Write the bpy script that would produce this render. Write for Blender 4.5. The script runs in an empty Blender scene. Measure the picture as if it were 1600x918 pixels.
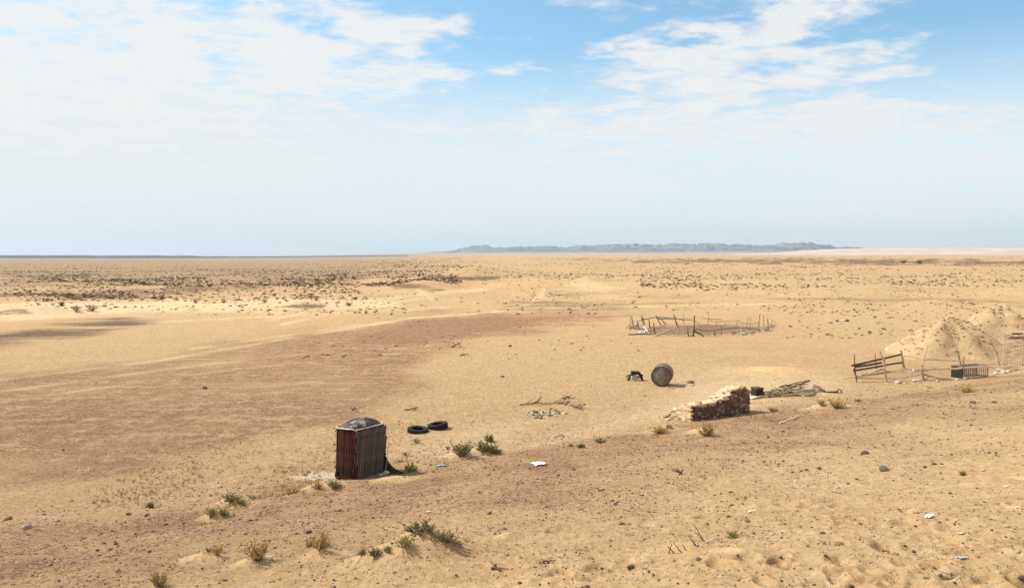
import bpy, math, random
import numpy as np
from mathutils import Vector, Matrix

scene = bpy.context.scene
COL = scene.collection
R = math.radians
rng = random.Random(7)
nrg = np.random.default_rng(11)

# ------------------------------------------------------------------ camera
PW, PH, F = 1600.0, 918.0, 1232.0
CZ = 6.5
HORIZON = 401.0
PITCH = math.atan((PH / 2 - HORIZON) / F)
cam_d = bpy.data.cameras.new('camera')
cam_d.sensor_width = 36.0
cam_d.lens = F / PW * 36.0
cam_d.clip_start = 0.1
cam_d.clip_end = 90000.0
cam = bpy.data.objects.new('camera', cam_d)
COL.objects.link(cam)
cam.location = (0, 0, CZ)
cam.rotation_euler = (math.pi / 2 - PITCH, 0, 0)
scene.camera = cam

# ------------------------------------------------------------------ render / exposure
scene.render.engine = 'CYCLES'
scene.view_settings.view_transform = 'Standard'
scene.view_settings.look = 'None'
scene.view_settings.gamma = 1.0
scene.view_settings.use_curve_mapping = False
EXPO = 0.62
scene.view_settings.exposure = EXPO
scene.cycles.max_bounces = 6
scene.cycles.diffuse_bounces = 3
scene.cycles.volume_bounces = 0
scene.cycles.use_denoising = True
scene.cycles.denoising_prefilter = 'NONE'

# ------------------------------------------------------------------ node expression helper
class E:
    """a socket that can be used in arithmetic; every operation adds a Math node"""
    tree = None
    def __init__(self, s): self.s = s
    def __add__(a, b): return m_('ADD', a, b)
    def __radd__(a, b): return m_('ADD', b, a)
    def __sub__(a, b): return m_('SUBTRACT', a, b)
    def __rsub__(a, b): return m_('SUBTRACT', b, a)
    def __mul__(a, b): return m_('MULTIPLY', a, b)
    def __rmul__(a, b): return m_('MULTIPLY', b, a)
    def __truediv__(a, b): return m_('DIVIDE', a, b)

def put(sock, v):
    if isinstance(v, E): E.tree.links.new(v.s, sock)
    elif isinstance(v, (tuple, list)):
        sock.default_value = tuple(v) + ((1.0,) if len(v) == 3 and sock.type == 'RGBA' else ())
    else: sock.default_value = v

def m_(op, a, b=None, c=None, clamp=False):
    n = E.tree.nodes.new('ShaderNodeMath'); n.operation = op; n.use_clamp = clamp
    put(n.inputs[0], a)
    if b is not None: put(n.inputs[1], b)
    if c is not None: put(n.inputs[2], c)
    return E(n.outputs[0])

def smooth(x, lo, hi, a=0.0, b=1.0):
    n = E.tree.nodes.new('ShaderNodeMapRange'); n.interpolation_type = 'SMOOTHSTEP'
    put(n.inputs['Value'], x); put(n.inputs['From Min'], lo); put(n.inputs['From Max'], hi)
    put(n.inputs['To Min'], a); put(n.inputs['To Max'], b)
    return E(n.outputs['Result'])

def mixc(f, a, b, mode='MIX'):
    n = E.tree.nodes.new('ShaderNodeMix'); n.data_type = 'RGBA'; n.blend_type = mode
    put(n.inputs[0], f); put(n.inputs[6], a); put(n.inputs[7], b)
    return E(n.outputs[2])

def noise(vec, scale, detail=4.0, rough=0.55, dist=0.0, out='Fac'):
    n = E.tree.nodes.new('ShaderNodeTexNoise')
    if vec is not None: put(n.inputs['Vector'], vec)
    put(n.inputs['Scale'], scale); put(n.inputs['Detail'], detail)
    put(n.inputs['Roughness'], rough); put(n.inputs['Distortion'], dist)
    return E(n.outputs[out])

def vscale(vec, sc, loc=(0, 0, 0), rot=(0, 0, 0)):
    n = E.tree.nodes.new('ShaderNodeMapping')
    put(n.inputs['Vector'], vec); n.inputs['Location'].default_value = loc
    n.inputs['Rotation'].default_value = rot; n.inputs['Scale'].default_value = sc
    return E(n.outputs[0])

def combine(x, y, z):
    n = E.tree.nodes.new('ShaderNodeCombineXYZ')
    put(n.inputs[0], x); put(n.inputs[1], y); put(n.inputs[2], z)
    return E(n.outputs[0])

def separate(v):
    n = E.tree.nodes.new('ShaderNodeSeparateXYZ'); put(n.inputs[0], v)
    return [E(o) for o in n.outputs]

def gauss(x, c, s):
    q = (x - c) / s
    return m_('EXPONENT', q * q * -1.0)

# ------------------------------------------------------------------ sky and sun
SUN_EL, SUN_BACK = 47.0, 14.0            # degrees; from the left, a little behind the things
sd = Vector((-math.cos(R(SUN_EL)) * math.cos(R(SUN_BACK)), math.cos(R(SUN_EL)) * math.sin(R(SUN_BACK)), math.sin(R(SUN_EL))))
world = bpy.data.worlds.new('World'); scene.world = world; world.use_nodes = True
E.tree = world.node_tree
wt = world.node_tree
for n in list(wt.nodes): wt.nodes.remove(n)
w_out = wt.nodes.new('ShaderNodeOutputWorld'); w_bg = wt.nodes.new('ShaderNodeBackground')
wt.links.new(w_bg.outputs[0], w_out.inputs[0])
sky = wt.nodes.new('ShaderNodeTexSky'); sky.sky_type = 'NISHITA'; sky.sun_disc = False
sky.sun_elevation = R(SUN_EL)
sky.sun_rotation = math.atan2(sd.x, sd.y)
sky.altitude = 100; sky.air_density = 1.0; sky.dust_density = 1.2; sky.ozone_density = 1.6
SKY_STR = 0.108
tc = wt.nodes.new('ShaderNodeTexCoord')
D = E(tc.outputs['Generated'])
dx, dy, dz = separate(D)
az = m_('ARCTAN2', dx, dy) * (180 / math.pi)
el = m_('ARCSINE', dz) * (180 / math.pi)
zz = m_('MAXIMUM', dz, 0.0) + 0.11
plane = combine(dx / zz, dy / zz, 0.0)                       # a flat cloud layer seen from below
n_big = noise(plane, 0.55, 4, 0.5)
n_puff = noise(vscale(plane, (1.0, 1.25, 1), rot=(0, 0, R(-22))), 4.2, 9, 0.62, 0.25)
n_fine = noise(vscale(plane, (1.0, 1.6, 1), (3, 7, 0), rot=(0, 0, R(-22))), 13.0, 6, 0.6)
def blob(a, e, sa, se, w, tilt=0.0):
    return gauss(el - (az - a) * tilt, e, se) * gauss(az, a, sa) * w
cov = (blob(-34, 10.5, 17, 5.0, 0.50) + blob(-20, 16.0, 15, 2.2, 0.25, -0.04) + blob(-11, 12.3, 6, 1.2, 0.40, 0.07) + blob(-15, 14, 9, 1.6, 0.33)
       + blob(-5, 16.0, 6, 1.0, 0.32, 0.16) + blob(-24, 11, 9, 3, 0.24)
       + blob(12, 13.9, 6.5, 2.4, 0.46, 0.12) + blob(21, 16, 5, 1.6, 0.42, 0.35) + blob(15.5, 11.2, 8, 1.8, 0.34, 0.10)
       + blob(25, 12.5, 4.5, 1.6, 0.36, 0.25)
       + blob(26, 9.0, 7, 1.3, 0.40, 0.05) + blob(4, 9.2, 10, 1.7, 0.34, -0.03) + blob(21, 8.5, 11, 1.6, 0.26) + blob(1, 13.0, 2.6, 0.5, 0.27)
       + blob(4, 17.3, 2.5, 0.6, 0.3)
       + smooth(m_('ABSOLUTE', az), 38, 70) * n_big * 0.8)
gap = blob(2, 15, 6, 3, 0.30) + blob(31, 14.5, 5, 4.5, 0.36) + blob(-2, 10.8, 7, 1.4, 0.16)
dens = n_puff * 1.75 + n_fine * 0.35 + (n_big - 0.5) * 0.3 + cov * 0.80 - gap - 0.95
cloud = smooth(dens, 0.06, 0.54)
veil = smooth(el, 15.0, 7.0, 0.03, 0.86) * smooth(n_big, 0.2, 0.75, 0.8, 1.08) + blob(-30, 8, 18, 7, 0.30)
veil = m_('MINIMUM', veil, 0.92)
K = 1.0 / (2 ** EXPO) / SKY_STR
skyc = mixc(1.0, E(sky.outputs[0]), (0.82, 1.12, 1.13), 'MULTIPLY')
veil_c = mixc(smooth(az, -30, 25), tuple(K * c for c in (0.84, 0.84, 0.82)), tuple(K * c for c in (0.88, 0.935, 0.95)))
cloud_c = mixc(smooth(n_fine + cloud * 0.35, 0.35, 0.85), tuple(K * c for c in (0.80, 0.845, 0.87)), tuple(K * c for c in (0.90, 0.90, 0.885)))
c1 = mixc(veil, skyc, veil_c)
c2 = mixc(cloud * 0.95, c1, cloud_c)
put(w_bg.inputs[0], c2); w_bg.inputs[1].default_value = SKY_STR

sun_d = bpy.data.lights.new('sun', 'SUN'); sun_d.energy = 4.2; sun_d.angle = R(0.55); sun_d.color = (1.0, 0.95, 0.87)
sun = bpy.data.objects.new('sun', sun_d); COL.objects.link(sun)
sun.rotation_euler = (-sd).to_track_quat('-Z', 'Y').to_euler()
sun.location = (-30, 10, 40)

# ------------------------------------------------------------------ noise in numpy
_prm = np.random.default_rng(5).permutation(256).astype(np.int32); _prm = np.concatenate([_prm, _prm])
_ga = np.random.default_rng(6).uniform(0, 2 * np.pi, 256).astype(np.float32); _gc, _gs = np.cos(_ga), np.sin(_ga)
def perlin(x, y, seed=0):
    ix = np.floor(x); iy = np.floor(y)
    fx = (x - ix).astype(np.float32); fy = (y - iy).astype(np.float32)
    ix = (ix.astype(np.int32) + seed * 37) & 255; iy = (iy.astype(np.int32) + seed * 91) & 255
    ix1 = (ix + 1) & 255; iy1 = (iy + 1) & 255
    u = fx * fx * fx * (fx * (fx * 6 - 15) + 10); v = fy * fy * fy * (fy * (fy * 6 - 15) + 10)
    pa = _prm[ix]; pb = _prm[ix1]
    def g(p, jy, ox, oy):
        k = _prm[p + jy]
        return _gc[k] * (fx - ox) + _gs[k] * (fy - oy)
    a = g(pa, iy, 0, 0); a += u * (g(pb, iy, 1, 0) - a)
    c = g(pa, iy1, 0, 1); c += u * (g(pb, iy1, 1, 1) - c)
    return 1.5 * (a + v * (c - a))
def fbm(x, y, wl, octv=3, seed=0, gain=0.5):
    s = 0.0; a = 1.0
    for k in range(octv):
        s = s + a * perlin(x / wl + 17.3 * k, y / wl - 9.1 * k, seed + k); a *= gain; wl *= 0.5
    return s
def sst(x, a, b):
    t = np.clip((x - a) / (b - a), 0, 1); return t * t * (3 - 2 * t)

# ------------------------------------------------------------------ photograph pixel <-> place
CP, SP = math.cos(PITCH), math.sin(PITCH)
def ray(px, py):
    """horizontal slope X/Y and vertical slope dz/Y of the line of sight through a photograph pixel"""
    a = (px - PW / 2) / F; b = (PH / 2 - py) / F
    fy = CP + b * SP; fz = -SP + b * CP
    return a / fy, fz / fy
def pt(px, py, Y):
    u, w = ray(px, py); return Vector((u * Y, Y, CZ + w * Y))
def project(x, y, z):
    zz = z - CZ
    d = np.maximum(y * CP - zz * SP, 0.05); up = y * SP + zz * CP
    return PW / 2 + F * x / d, PH / 2 - F * up / d
def flat(px, py, z=0.0):
    u, w = ray(px, py); Y = (z - CZ) / w; return u * Y, Y

# ------------------------------------------------------------------ the lie of the land
def foot(x, y): return 22.5 + 0.53 * x - 0.85 * y           # metres up the slope from its foot line
MOUNDS = []                                                 # x, y, ex, ey, rot, height
PITS = []
NEBKHA = 4
def H0(x, y):
    x = np.asarray(x, float); y = np.asarray(y, float)
    r = np.hypot(x, y) + 1e-6; azd = np.degrees(np.arctan2(x, y))
    d = foot(x, y) + 1.1 * fbm(x, y, 7.0, 2, 3) * sst(r, 10, 25)
    d = np.minimum(d, 30 + 0 * d)
    dp = np.where(d > 12, d, np.logaddexp(0, d * 2.2) / 2.2)
    z = 0.093 * np.power(dp, 1.2)
    near = 1 - sst(r, 45, 120)
    z = z + 0.10 * fbm(x, y, 22, 2, 21) * sst(r, 15, 40)
    right = sst(azd, -17, -3)
    z = z + right * 6.1 * sst(r, 60, 620) * (1 - sst(r, 700, 1600))
    z = z + sst(r, 110, 400) * (1 - sst(r, 1200, 2500)) * (0.45 + 0.45 * right) * fbm(x, y, 60, 4, 31)
    z = z + 1.1 * sst(r, 85, 130) * (1 - sst(r, 200, 380)) * fbm(x * 0.7, y * 1.3, 24, 3, 41)
    pied = sst(azd, -24, 2)
    z = z + pied * 0.0085 * np.maximum(r - 2600, 0) * (r < 60000)
    return z
def H(x, y):
    x = np.asarray(x, float); y = np.asarray(y, float)
    r = np.hypot(x, y) + 1e-6
    z = H0(x, y)
    sl = sst(foot(x, y), -1.0, 2.5)                          # on the near slope
    n1 = 1 - sst(r, 30, 60)
    z = z + n1 * (0.3 + 0.7 * sl) * (0.065 * fbm(x, y, 1.9, 2, 51) + 0.022 * fbm(x, y, 0.55, 2, 61) * (1 - sst(r, 18, 30)) + 0.010 * fbm(x, y, 0.17, 2, 71) * (1 - sst(r, 12, 22)))
    big = x.size > 5000
    x0, x1, y0, y1 = x.min(), x.max(), y.min(), y.max()
    for i, (mx, my, ex, ey, rot, h, sh) in enumerate(MOUNDS):
        e = 3 * max(ex, ey)
        if mx + e < x0 or mx - e > x1 or my + e < y0 or my - e > y1: continue
        c, s = math.cos(rot), math.sin(rot)
        if big:
            k = np.nonzero((np.abs(x - mx) < e) & (np.abs(y - my) < e))[0]
            xx, yy = x[k], y[k]
        else: k = slice(None); xx, yy = x, y
        u = ((xx - mx) * c + (yy - my) * s) / ex; v = (-(xx - mx) * s + (yy - my) * c) / ey
        q = u * u + v * v
        add = np.where(q < 9, h * np.exp(-np.power(q, sh)), 0.0)
        if i < NEBKHA:                                        # wind ripples on the lee sand
            add = add + 0.013 * np.exp(-q * 0.55) * np.sin((xx * 0.55 + yy * 0.83) * 2 * np.pi / 0.18 + 3.2 * fbm(xx, yy, 0.5, 2, 77))
        z = z + add if not big else z
        if big: z[k] += add
    for (mx, my, ra, rb, rot, dep) in PITS:
        if mx + .8 < x0 or mx - .8 > x1 or my + .8 < y0 or my - .8 > y1: continue
        dx_, dy_ = x - mx, y - my
        if big:
            k = np.nonzero((np.abs(dx_) < 0.8) & (np.abs(dy_) < 0.8))[0]
            if k.size == 0: continue
            dx_, dy_ = dx_[k], dy_[k]
        c, s = math.cos(rot), math.sin(rot)
        q = ((dx_ * c + dy_ * s) / ra) ** 2 + ((-dx_ * s + dy_ * c) / rb) ** 2
        add = -dep * np.exp(-q * q * 0.8) + 0.38 * dep * np.exp(-((np.sqrt(q) - 1.45) / 0.38) ** 2)
        if big: z[k] += add
        else: z = z + add
    return z
def at(px, py, ymin=3.0, ymax=2500.0, h=H):
    """the point of the ground that the photograph shows at a pixel"""
    u, w = ray(px, py)
    Y = np.geomspace(ymin, ymax, 150)
    g = CZ + w * Y - H0(u * Y, Y)
    k = np.nonzero(g <= 0.0)[0]
    if len(k) == 0: return pt(px, py, ymax)
    a, b = Y[max(int(k[0]) - 4, 0)], Y[min(int(k[0]) + 3, 149)]  # the mounds and pits only near the large form's hit
    for n in (60, 9):
        yy = np.linspace(a, b, n); g = CZ + w * yy - h(u * yy, yy); q = np.nonzero(g <= 0)[0]
        j = max(int(q[0]), 1) if len(q) else n - 1
        a, b = yy[j - 1], yy[j]
    Y = 0.5 * (a + b)
    return Vector((u * Y, Y, float(h(np.array([u * Y]), np.array([Y]))[0])))
def gz(x, y): return float(H(np.array([x]), np.array([y]))[0])
def mpp(P): return (P.y * CP + (CZ - P.z) * SP) / F          # metres to one photograph pixel at a place

def mound(px, py, wpx, hm, flatten=0.6, rot=0.0, sh=1.0):
    P = at(px, py, h=H0); s = mpp(P)
    MOUNDS.append((P.x, P.y, wpx * s * 0.5, wpx * s * 0.5 * flatten, rot, hm, sh))
# nebkhas: sand caught by plants
mound(650, 876, 165, 0.42, 0.60, R(8), 1.15)
mound(510, 868, 80, 0.20, 0.6); mound(325, 874, 70, 0.15, 0.6); mound(400, 880, 70, 0.12, 0.7)
mound(725, 712, 50, 0.20, 0.8); mound(765, 707, 46, 0.18, 0.8); mound(505, 764, 70, 0.20, 0.6, R(20)); mound(370, 786, 60, 0.20, 0.7)
mound(340, 806, 40, 0.16, 0.8); mound(1100, 676, 40, 0.18, 0.8); mound(1035, 674, 50, 0.22, 0.7); mound(1295, 638, 60, 0.25, 0.7)
mound(1080, 858, 120, 0.10, 0.7); mound(1145, 870, 90, 0.08, 0.8); mound(795, 840, 40, 0.10, 0.8)
mound(1215, 582, 110, 0.30, 0.9); mound(620, 748, 60, 0.12, 0.7)
NNEAR = len(MOUNDS)
# low dunes far out
for (px, py, wpx, h, fl) in ((60, 489, 130, 0.7, 0.55), (295, 486, 30, 0.35, 0.8), (470, 480, 90, 0.55, 0.5), (670, 452, 110, 0.9, 0.6),
                             (740, 437, 140, 1.2, 0.8), (922, 446, 84, 1.15, 1.3), (860, 452, 140, 0.35, 1.2), (150, 484, 200, 0.4, 0.4), (690, 543, 70, 0.25, 0.6)):
    fx, fy = flat(px, py); s = fy / F
    MOUNDS.append((fx, fy, wpx * s * 0.42, wpx * s * 0.5 * fl, 0.0, h * 1.6, 1.0))
for k in range(170):                                         # footprints and scuffs in the loose sand
    while True:
        px, py = rng.uniform(560, 1750), rng.uniform(735, 960)
        w = (sst(np.array(px), 700, 1100) * 0.8 + 0.12) * sst(np.array(py), 725, 850)
        if rng.random() < w: break
    P = at(px, py, h=H0)
    PITS.append((P.x, P.y, rng.uniform(0.08, 0.15), rng.uniform(0.12, 0.24), rng.uniform(0, 6.3), rng.uniform(0.030, 0.075)))

# ------------------------------------------------------------------ ground sheet
az_f = np.arange(-37.0, 37.001, 0.1)
az_c = np.concatenate([np.arange(37.5, 50, 0.5), np.arange(51, 309, 3.0), np.arange(310, 323, 0.5)])
AZ = np.radians(np.concatenate([az_f, az_c])); NA = len(AZ)
r1 = np.concatenate([np.geomspace(0.6, 6.0, 24)[:-1], np.geomspace(6.0, 60.0, 680)])
pyv = np.arange(F * CZ / 60.0, 5.0, -0.45)[1:]
r2 = F * CZ / pyv
r3 = np.geomspace(r2[-1], 13300, 50)[1:]
RR = np.concatenate([r1, r2, r3]); NR = len(RR)
gx = (RR[:, None] * np.sin(AZ)[None, :]).ravel(); gy = (RR[:, None] * np.cos(AZ)[None, :]).ravel()
gh = H(gx, gy)
gx = np.append(gx, 0.0); gy = np.append(gy, 0.0); gh = np.append(gh, gz(0, 0))
GPX, GPY = project(gx, gy, gh)
front = gy > 1.0

def poly_mask(pts, w, ky=2.6, warp=(0, 0), seed=0):
    """1 inside, 0 outside, soft over w; measured where the photograph shows the outline lying on the ground"""
    X = GPX + (warp[0] * fbm(gx, gy, warp[1], 3, seed) if warp[0] else 0); Yv = GPY * ky + (warp[0] * fbm(gx, gy, warp[1], 3, seed + 9) if warp[0] else 0)
    P = [(a, b * ky) for a, b in pts]
    best = np.full(X.shape, 1e9); inside = np.zeros(X.shape, bool)
    for (x1, y1), (x2, y2) in zip(P, P[1:] + P[:1]):
        ex, ey = x2 - x1, y2 - y1
        t = np.clip(((X - x1) * ex + (Yv - y1) * ey) / (ex * ex + ey * ey), 0, 1)
        best = np.minimum(best, (X - x1 - t * ex) ** 2 + (Yv - y1 - t * ey) ** 2)
        cr = (y1 > Yv) != (y2 > Yv)
        inside ^= cr & (X < (x2 - x1) * (Yv - y1) / ((y2 - y1) if y2 != y1 else 1e-9) + x1)
    sd_ = np.sqrt(best) * np.where(inside, 1, -1)
    return sst(sd_, -w, w) * front
def line_mask(pts, w, ky=2.6):
    best = np.full(GPX.shape, 1e9)
    P = [(a, b * ky) for a, b in pts]
    Yv = GPY * ky
    for (x1, y1), (x2, y2) in zip(P, P[1:]):
        ex, ey = x2 - x1, y2 - y1
        t = np.clip(((GPX - x1) * ex + (Yv - y1) * ey) / (ex * ex + ey * ey), 0, 1)
        best = np.minimum(best, (GPX - x1 - t * ex) ** 2 + (Yv - y1 - t * ey) ** 2)
    return np.exp(-best / (w * w)) * front

rad = np.hypot(gx, gy)
red = poly_mask([(-500, 640), (0, 590), (200, 560), (340, 540), (500, 512), (640, 493), (800, 485), (1010, 489), (890, 503), (770, 524), (690, 545), (630, 575), (670, 605),
                 (560, 640), (430, 685), (250, 735), (60, 765), (-500, 800)], 46, 2.6, (40, 9.0), 101)
fbmA = fbm(gx, gy, 9.0, 4, 111, 0.6)
red = red * (0.80 + 0.35 * fbmA)
red = np.maximum(red, 1.15 * poly_mask([(620, 500), (760, 489), (1010, 490), (880, 503), (770, 523), (640, 545), (480, 545)], 22, 2.6, (14, 6), 121))
fd = foot(gx, gy) + 1.1 * fbm(gx, gy, 7.0, 2, 3) * sst(rad, 10, 25)
slope_red = sst(fd, -0.2, 0.9) * (1 - sst(fd + 3.0 * fbm(gx, gy, 5.0, 3, 131), 2.5, 13.0)) * (0.80 + 0.3 * fbm(gx, gy, 2.2, 4, 141, 0.65)) * front
left_gray = poly_mask([(-300, 900), (90, 838), (330, 800), (520, 775), (620, 790), (480, 850), (420, 918), (-300, 1000)], 60, 2.0, (30, 3), 151)
red = np.clip(np.maximum(red, slope_red), 0, 1.15)
dark = np.zeros_like(gx)
for pts, w, a in (([(-300, 535), (0, 519), (80, 507), (190, 496), (250, 503), (200, 516), (100, 531), (0, 540), (-300, 560)], 34, 0.92),
                  ([(-200, 492), (0, 485), (40, 483), (62, 489), (0, 494), (-200, 500)], 9, 0.9),
                  ([(430, 476), (470, 472), (505, 476), (512, 482), (470, 480)], 8, 0.8),
                  ([(590, 446), (650, 443), (700, 449), (670, 455), (620, 452)], 12, 0.95),
                  ([(640, 436), (720, 430), (800, 430), (830, 433), (760, 437), (700, 438)], 10, 0.85),
                  ([(-200, 462), (0, 459), (150, 455), (300, 447), (420, 441), (520, 435), (540, 439), (420, 449), (330, 458), (200, 466), (0, 466), (-200, 472)], 12, 0.7),
                  ([(840, 457), (950, 458), (1200, 462), (1600, 470), (1800, 475), (1500, 474), (1200, 468), (1000, 463), (870, 463)], 13, 0.52),
                  ([(800, 470), (950, 468), (1100, 474), (1030, 482), (860, 486), (770, 486)], 14, 0.45),
                  ([(1000, 405), (1250, 404), (1900, 408), (1900, 416), (1300, 413), (1000, 410)], 6, 0.85),
                  ([(880, 404), (1010, 404), (1040, 408), (940, 410)], 6, 0.6),
                  ([(-200, 424), (100, 425), (420, 419), (600, 414), (600, 418), (420, 425), (100, 431), (-200, 436)], 8, 0.45)):
    dark = np.maximum(dark, a * poly_mask(pts, w, 3.2, (16, 11.0), 161))
dark = dark * (0.85 + 0.6 * fbm(gx * 0.3, gy, 7.0, 5, 171, 0.65))
dark = np.maximum(dark, 0.24 * left_gray * (0.8 + 0.5 * fbm(gx, gy, 1.2, 4, 175, 0.6)))
pen_dung = poly_mask([(992, 512), (1030, 508), (1100, 506), (1180, 508), (1204, 513), (1170, 521), (1100, 524), (1040, 524), (1000, 519)], 9, 2.6, (5, 1.5), 181)
yard = poly_mask([(1345, 585), (1420, 572), (1560, 560), (1570, 580), (1500, 592), (1400, 594)], 20, 2.6, (8, 2), 183) * 0.3
dark = np.clip(np.maximum(dark, np.maximum(0.62 * pen_dung, yard)), 0, 1)
pale = np.zeros_like(gx)
for pts, w, a in (([(-200, 478), (0, 476), (150, 470), (300, 470), (430, 468), (600, 468), (620, 476), (500, 484), (380, 487), (250, 490), (100, 496), (-200, 500)], 18, 0.75),
                  ([(440, 748), (490, 738), (530, 738), (535, 745), (490, 750)], 12, 1.3),
                  ([(860, 452), (920, 436), (970, 448), (940, 456)], 10, 0.5),
                  ([(780, 700), (1000, 640), (1060, 600), (1140, 585), (1330, 590), (1300, 620), (1060, 655), (860, 690)], 50, 0.55),
                  ([(600, 700), (720, 660), (860, 650), (760, 710), (640, 735)], 40, 0.4),
                  ([(1040, 605), (1060, 575), (1140, 575), (1230, 595), (1130, 600)], 24, 0.35)):
    pale = np.maximum(pale, a * poly_mask(pts, w, 2.6, (16, 8.0), 191))
tracks = np.zeros_like(gx)
for pts, w, a in (([(-50, 618), (160, 590), (330, 568), (520, 548)], 5, 0.5), ([(-50, 600), (250, 563), (500, 520), (640, 497), (780, 488)], 5, 0.6), ([(100, 650), (300, 612), (500, 596)], 5, 0.4),
                  ([(640, 446), (660, 456), (676, 468)], 3, 0.7), ([(850, 452), (846, 463), (820, 477), (770, 488)], 4, 0.7), ([(420, 500), (520, 478), (640, 462), (760, 452)], 5, 0.6), ([(440, 507), (560, 480), (680, 463)], 4, 0.5),
                  ([(120, 515), (300, 500), (480, 492), (700, 480)], 5, 0.5), ([(0, 650), (40, 668), (50, 690), (0, 700)], 5, 0.3), ([(210, 690), (300, 672), (440, 660)], 6, 0.3),
                  ([(1230, 584), (1330, 575), (1400, 570)], 4, 0.3), ([(820, 482), (1000, 478), (1250, 474)], 5, 0.5), ([(-50, 634), (170, 604), (340, 580), (520, 560), (620, 552)], 3, 0.5), ([(-50, 664), (180, 640), (330, 628), (470, 606)], 4, 0.4), ([(40, 700), (240, 668), (420, 642), (560, 622)], 4, 0.35), ([(300, 545), (420, 528), (560, 508)], 4, 0.5)):
    tracks = np.maximum(tracks, a * line_mask(pts, w * 1.25))
pale = np.clip(np.maximum(pale, tracks * (0.85 + 0.5 * fbm(gx, gy, 4, 3, 195))), 0, 1.3)
def drift(x, y):
    """1 on the clean wind-blown sand of the mounds behind plants"""
    m = np.zeros_like(x)
    for (mx, my, ex, ey, rot, h, sh) in MOUNDS[:NNEAR]:
        c, s = math.cos(rot), math.sin(rot)
        u = ((x - mx) * c + (y - my) * s) / (ex * 1.15); v = (-(x - mx) * s + (y - my) * c) / (ey * 1.15)
        m = np.maximum(m, np.exp(-(u * u + v * v) ** 1.5 * 0.6))
    return m
dr_ = drift(gx, gy); red = red * (1 - 0.9 * dr_); slope_red = slope_red * (1 - 0.9 * dr_); dark = dark * (1 - 0.9 * dr_); pale = np.maximum(pale, 0.22 * dr_)
loose = sst(fd + 3.0 * fbm(gx, gy, 5.0, 3, 131), 5.5, 15)                      # bare soft sand near the top of the slope
scrub = sst(rad, 130, 260) * (0.30 + 0.70 * (1 - sst(np.degrees(np.arctan2(gx, np.maximum(gy, 0.1))), -14, 0)))   # too many shrubs to tell apart

nv = len(gx)
me = bpy.data.meshes.new('ground')
me.vertices.add(nv)
me.vertices.foreach_set('co', np.stack([gx, gy, gh], 1).astype(np.float32).ravel())
I, J = np.meshgrid(np.arange(NR - 1), np.arange(NA), indexing='ij')
J2 = (J + 1) % NA
quads = np.stack([I * NA + J, I * NA + J2, (I + 1) * NA + J2, (I + 1) * NA + J], -1).reshape(-1, 4)[:, ::-1]
tri = np.stack([np.arange(NA), (np.arange(NA) + 1) % NA, np.full(NA, nv - 1)], 1)
nq, ntr = len(quads), len(tri)
me.loops.add(nq * 4 + ntr * 3); me.polygons.add(nq + ntr)
me.loops.foreach_set('vertex_index', np.concatenate([quads.ravel(), tri.ravel()]).astype(np.int32))
me.polygons.foreach_set('loop_start', np.concatenate([np.arange(nq) * 4, nq * 4 + np.arange(ntr) * 3]).astype(np.int32))
me.polygons.foreach_set('use_smooth', np.ones(nq + ntr, bool))
me.update(calc_edges=True)
def attr(name, a, b, c):
    at_ = me.attributes.new(name, 'FLOAT_COLOR', 'POINT')
    at_.data.foreach_set('color', np.stack([a, b, c, np.ones(nv)], 1).astype(np.float32).ravel())
attr('soil', red, dark, np.clip(pale, 0, 2))
attr('cover', np.clip(np.maximum(loose * 0.8, dr_ * 1.0), 0, 1), np.clip(scrub, 0, 1), np.clip(slope_red, 0, 1))

def material(name, fn, rough=0.9, spec=0.2, metal=0.0):
    m = bpy.data.materials.new(name); m.use_nodes = True
    t = m.node_tree; E.tree = t
    b = next(n for n in t.nodes if n.type == 'BSDF_PRINCIPLED')
    b.inputs['Roughness'].default_value = rough; b.inputs['Specular IOR Level'].default_value = spec; b.inputs['Metallic'].default_value = metal
    c = t.nodes.new('ShaderNodeTexCoord')
    res = fn(E(c.outputs['Object']), b)
    if res is not None: put(b.inputs['Base Color'], res)
    return m
def attribute(name):
    n = E.tree.nodes.new('ShaderNodeAttribute'); n.attribute_name = name
    return separate(E(n.outputs['Color'])) if True else None
def bump(b, height, dist, strength=1.0, prev=None):
    n = E.tree.nodes.new('ShaderNodeBump'); n.inputs['Strength'].default_value = strength; n.inputs['Distance'].default_value = dist
    put(n.inputs['Height'], height)
    if prev is not None: put(n.inputs['Normal'], prev)
    put(b.inputs['Normal'], E(n.outputs[0])); return E(n.outputs[0])

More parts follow.
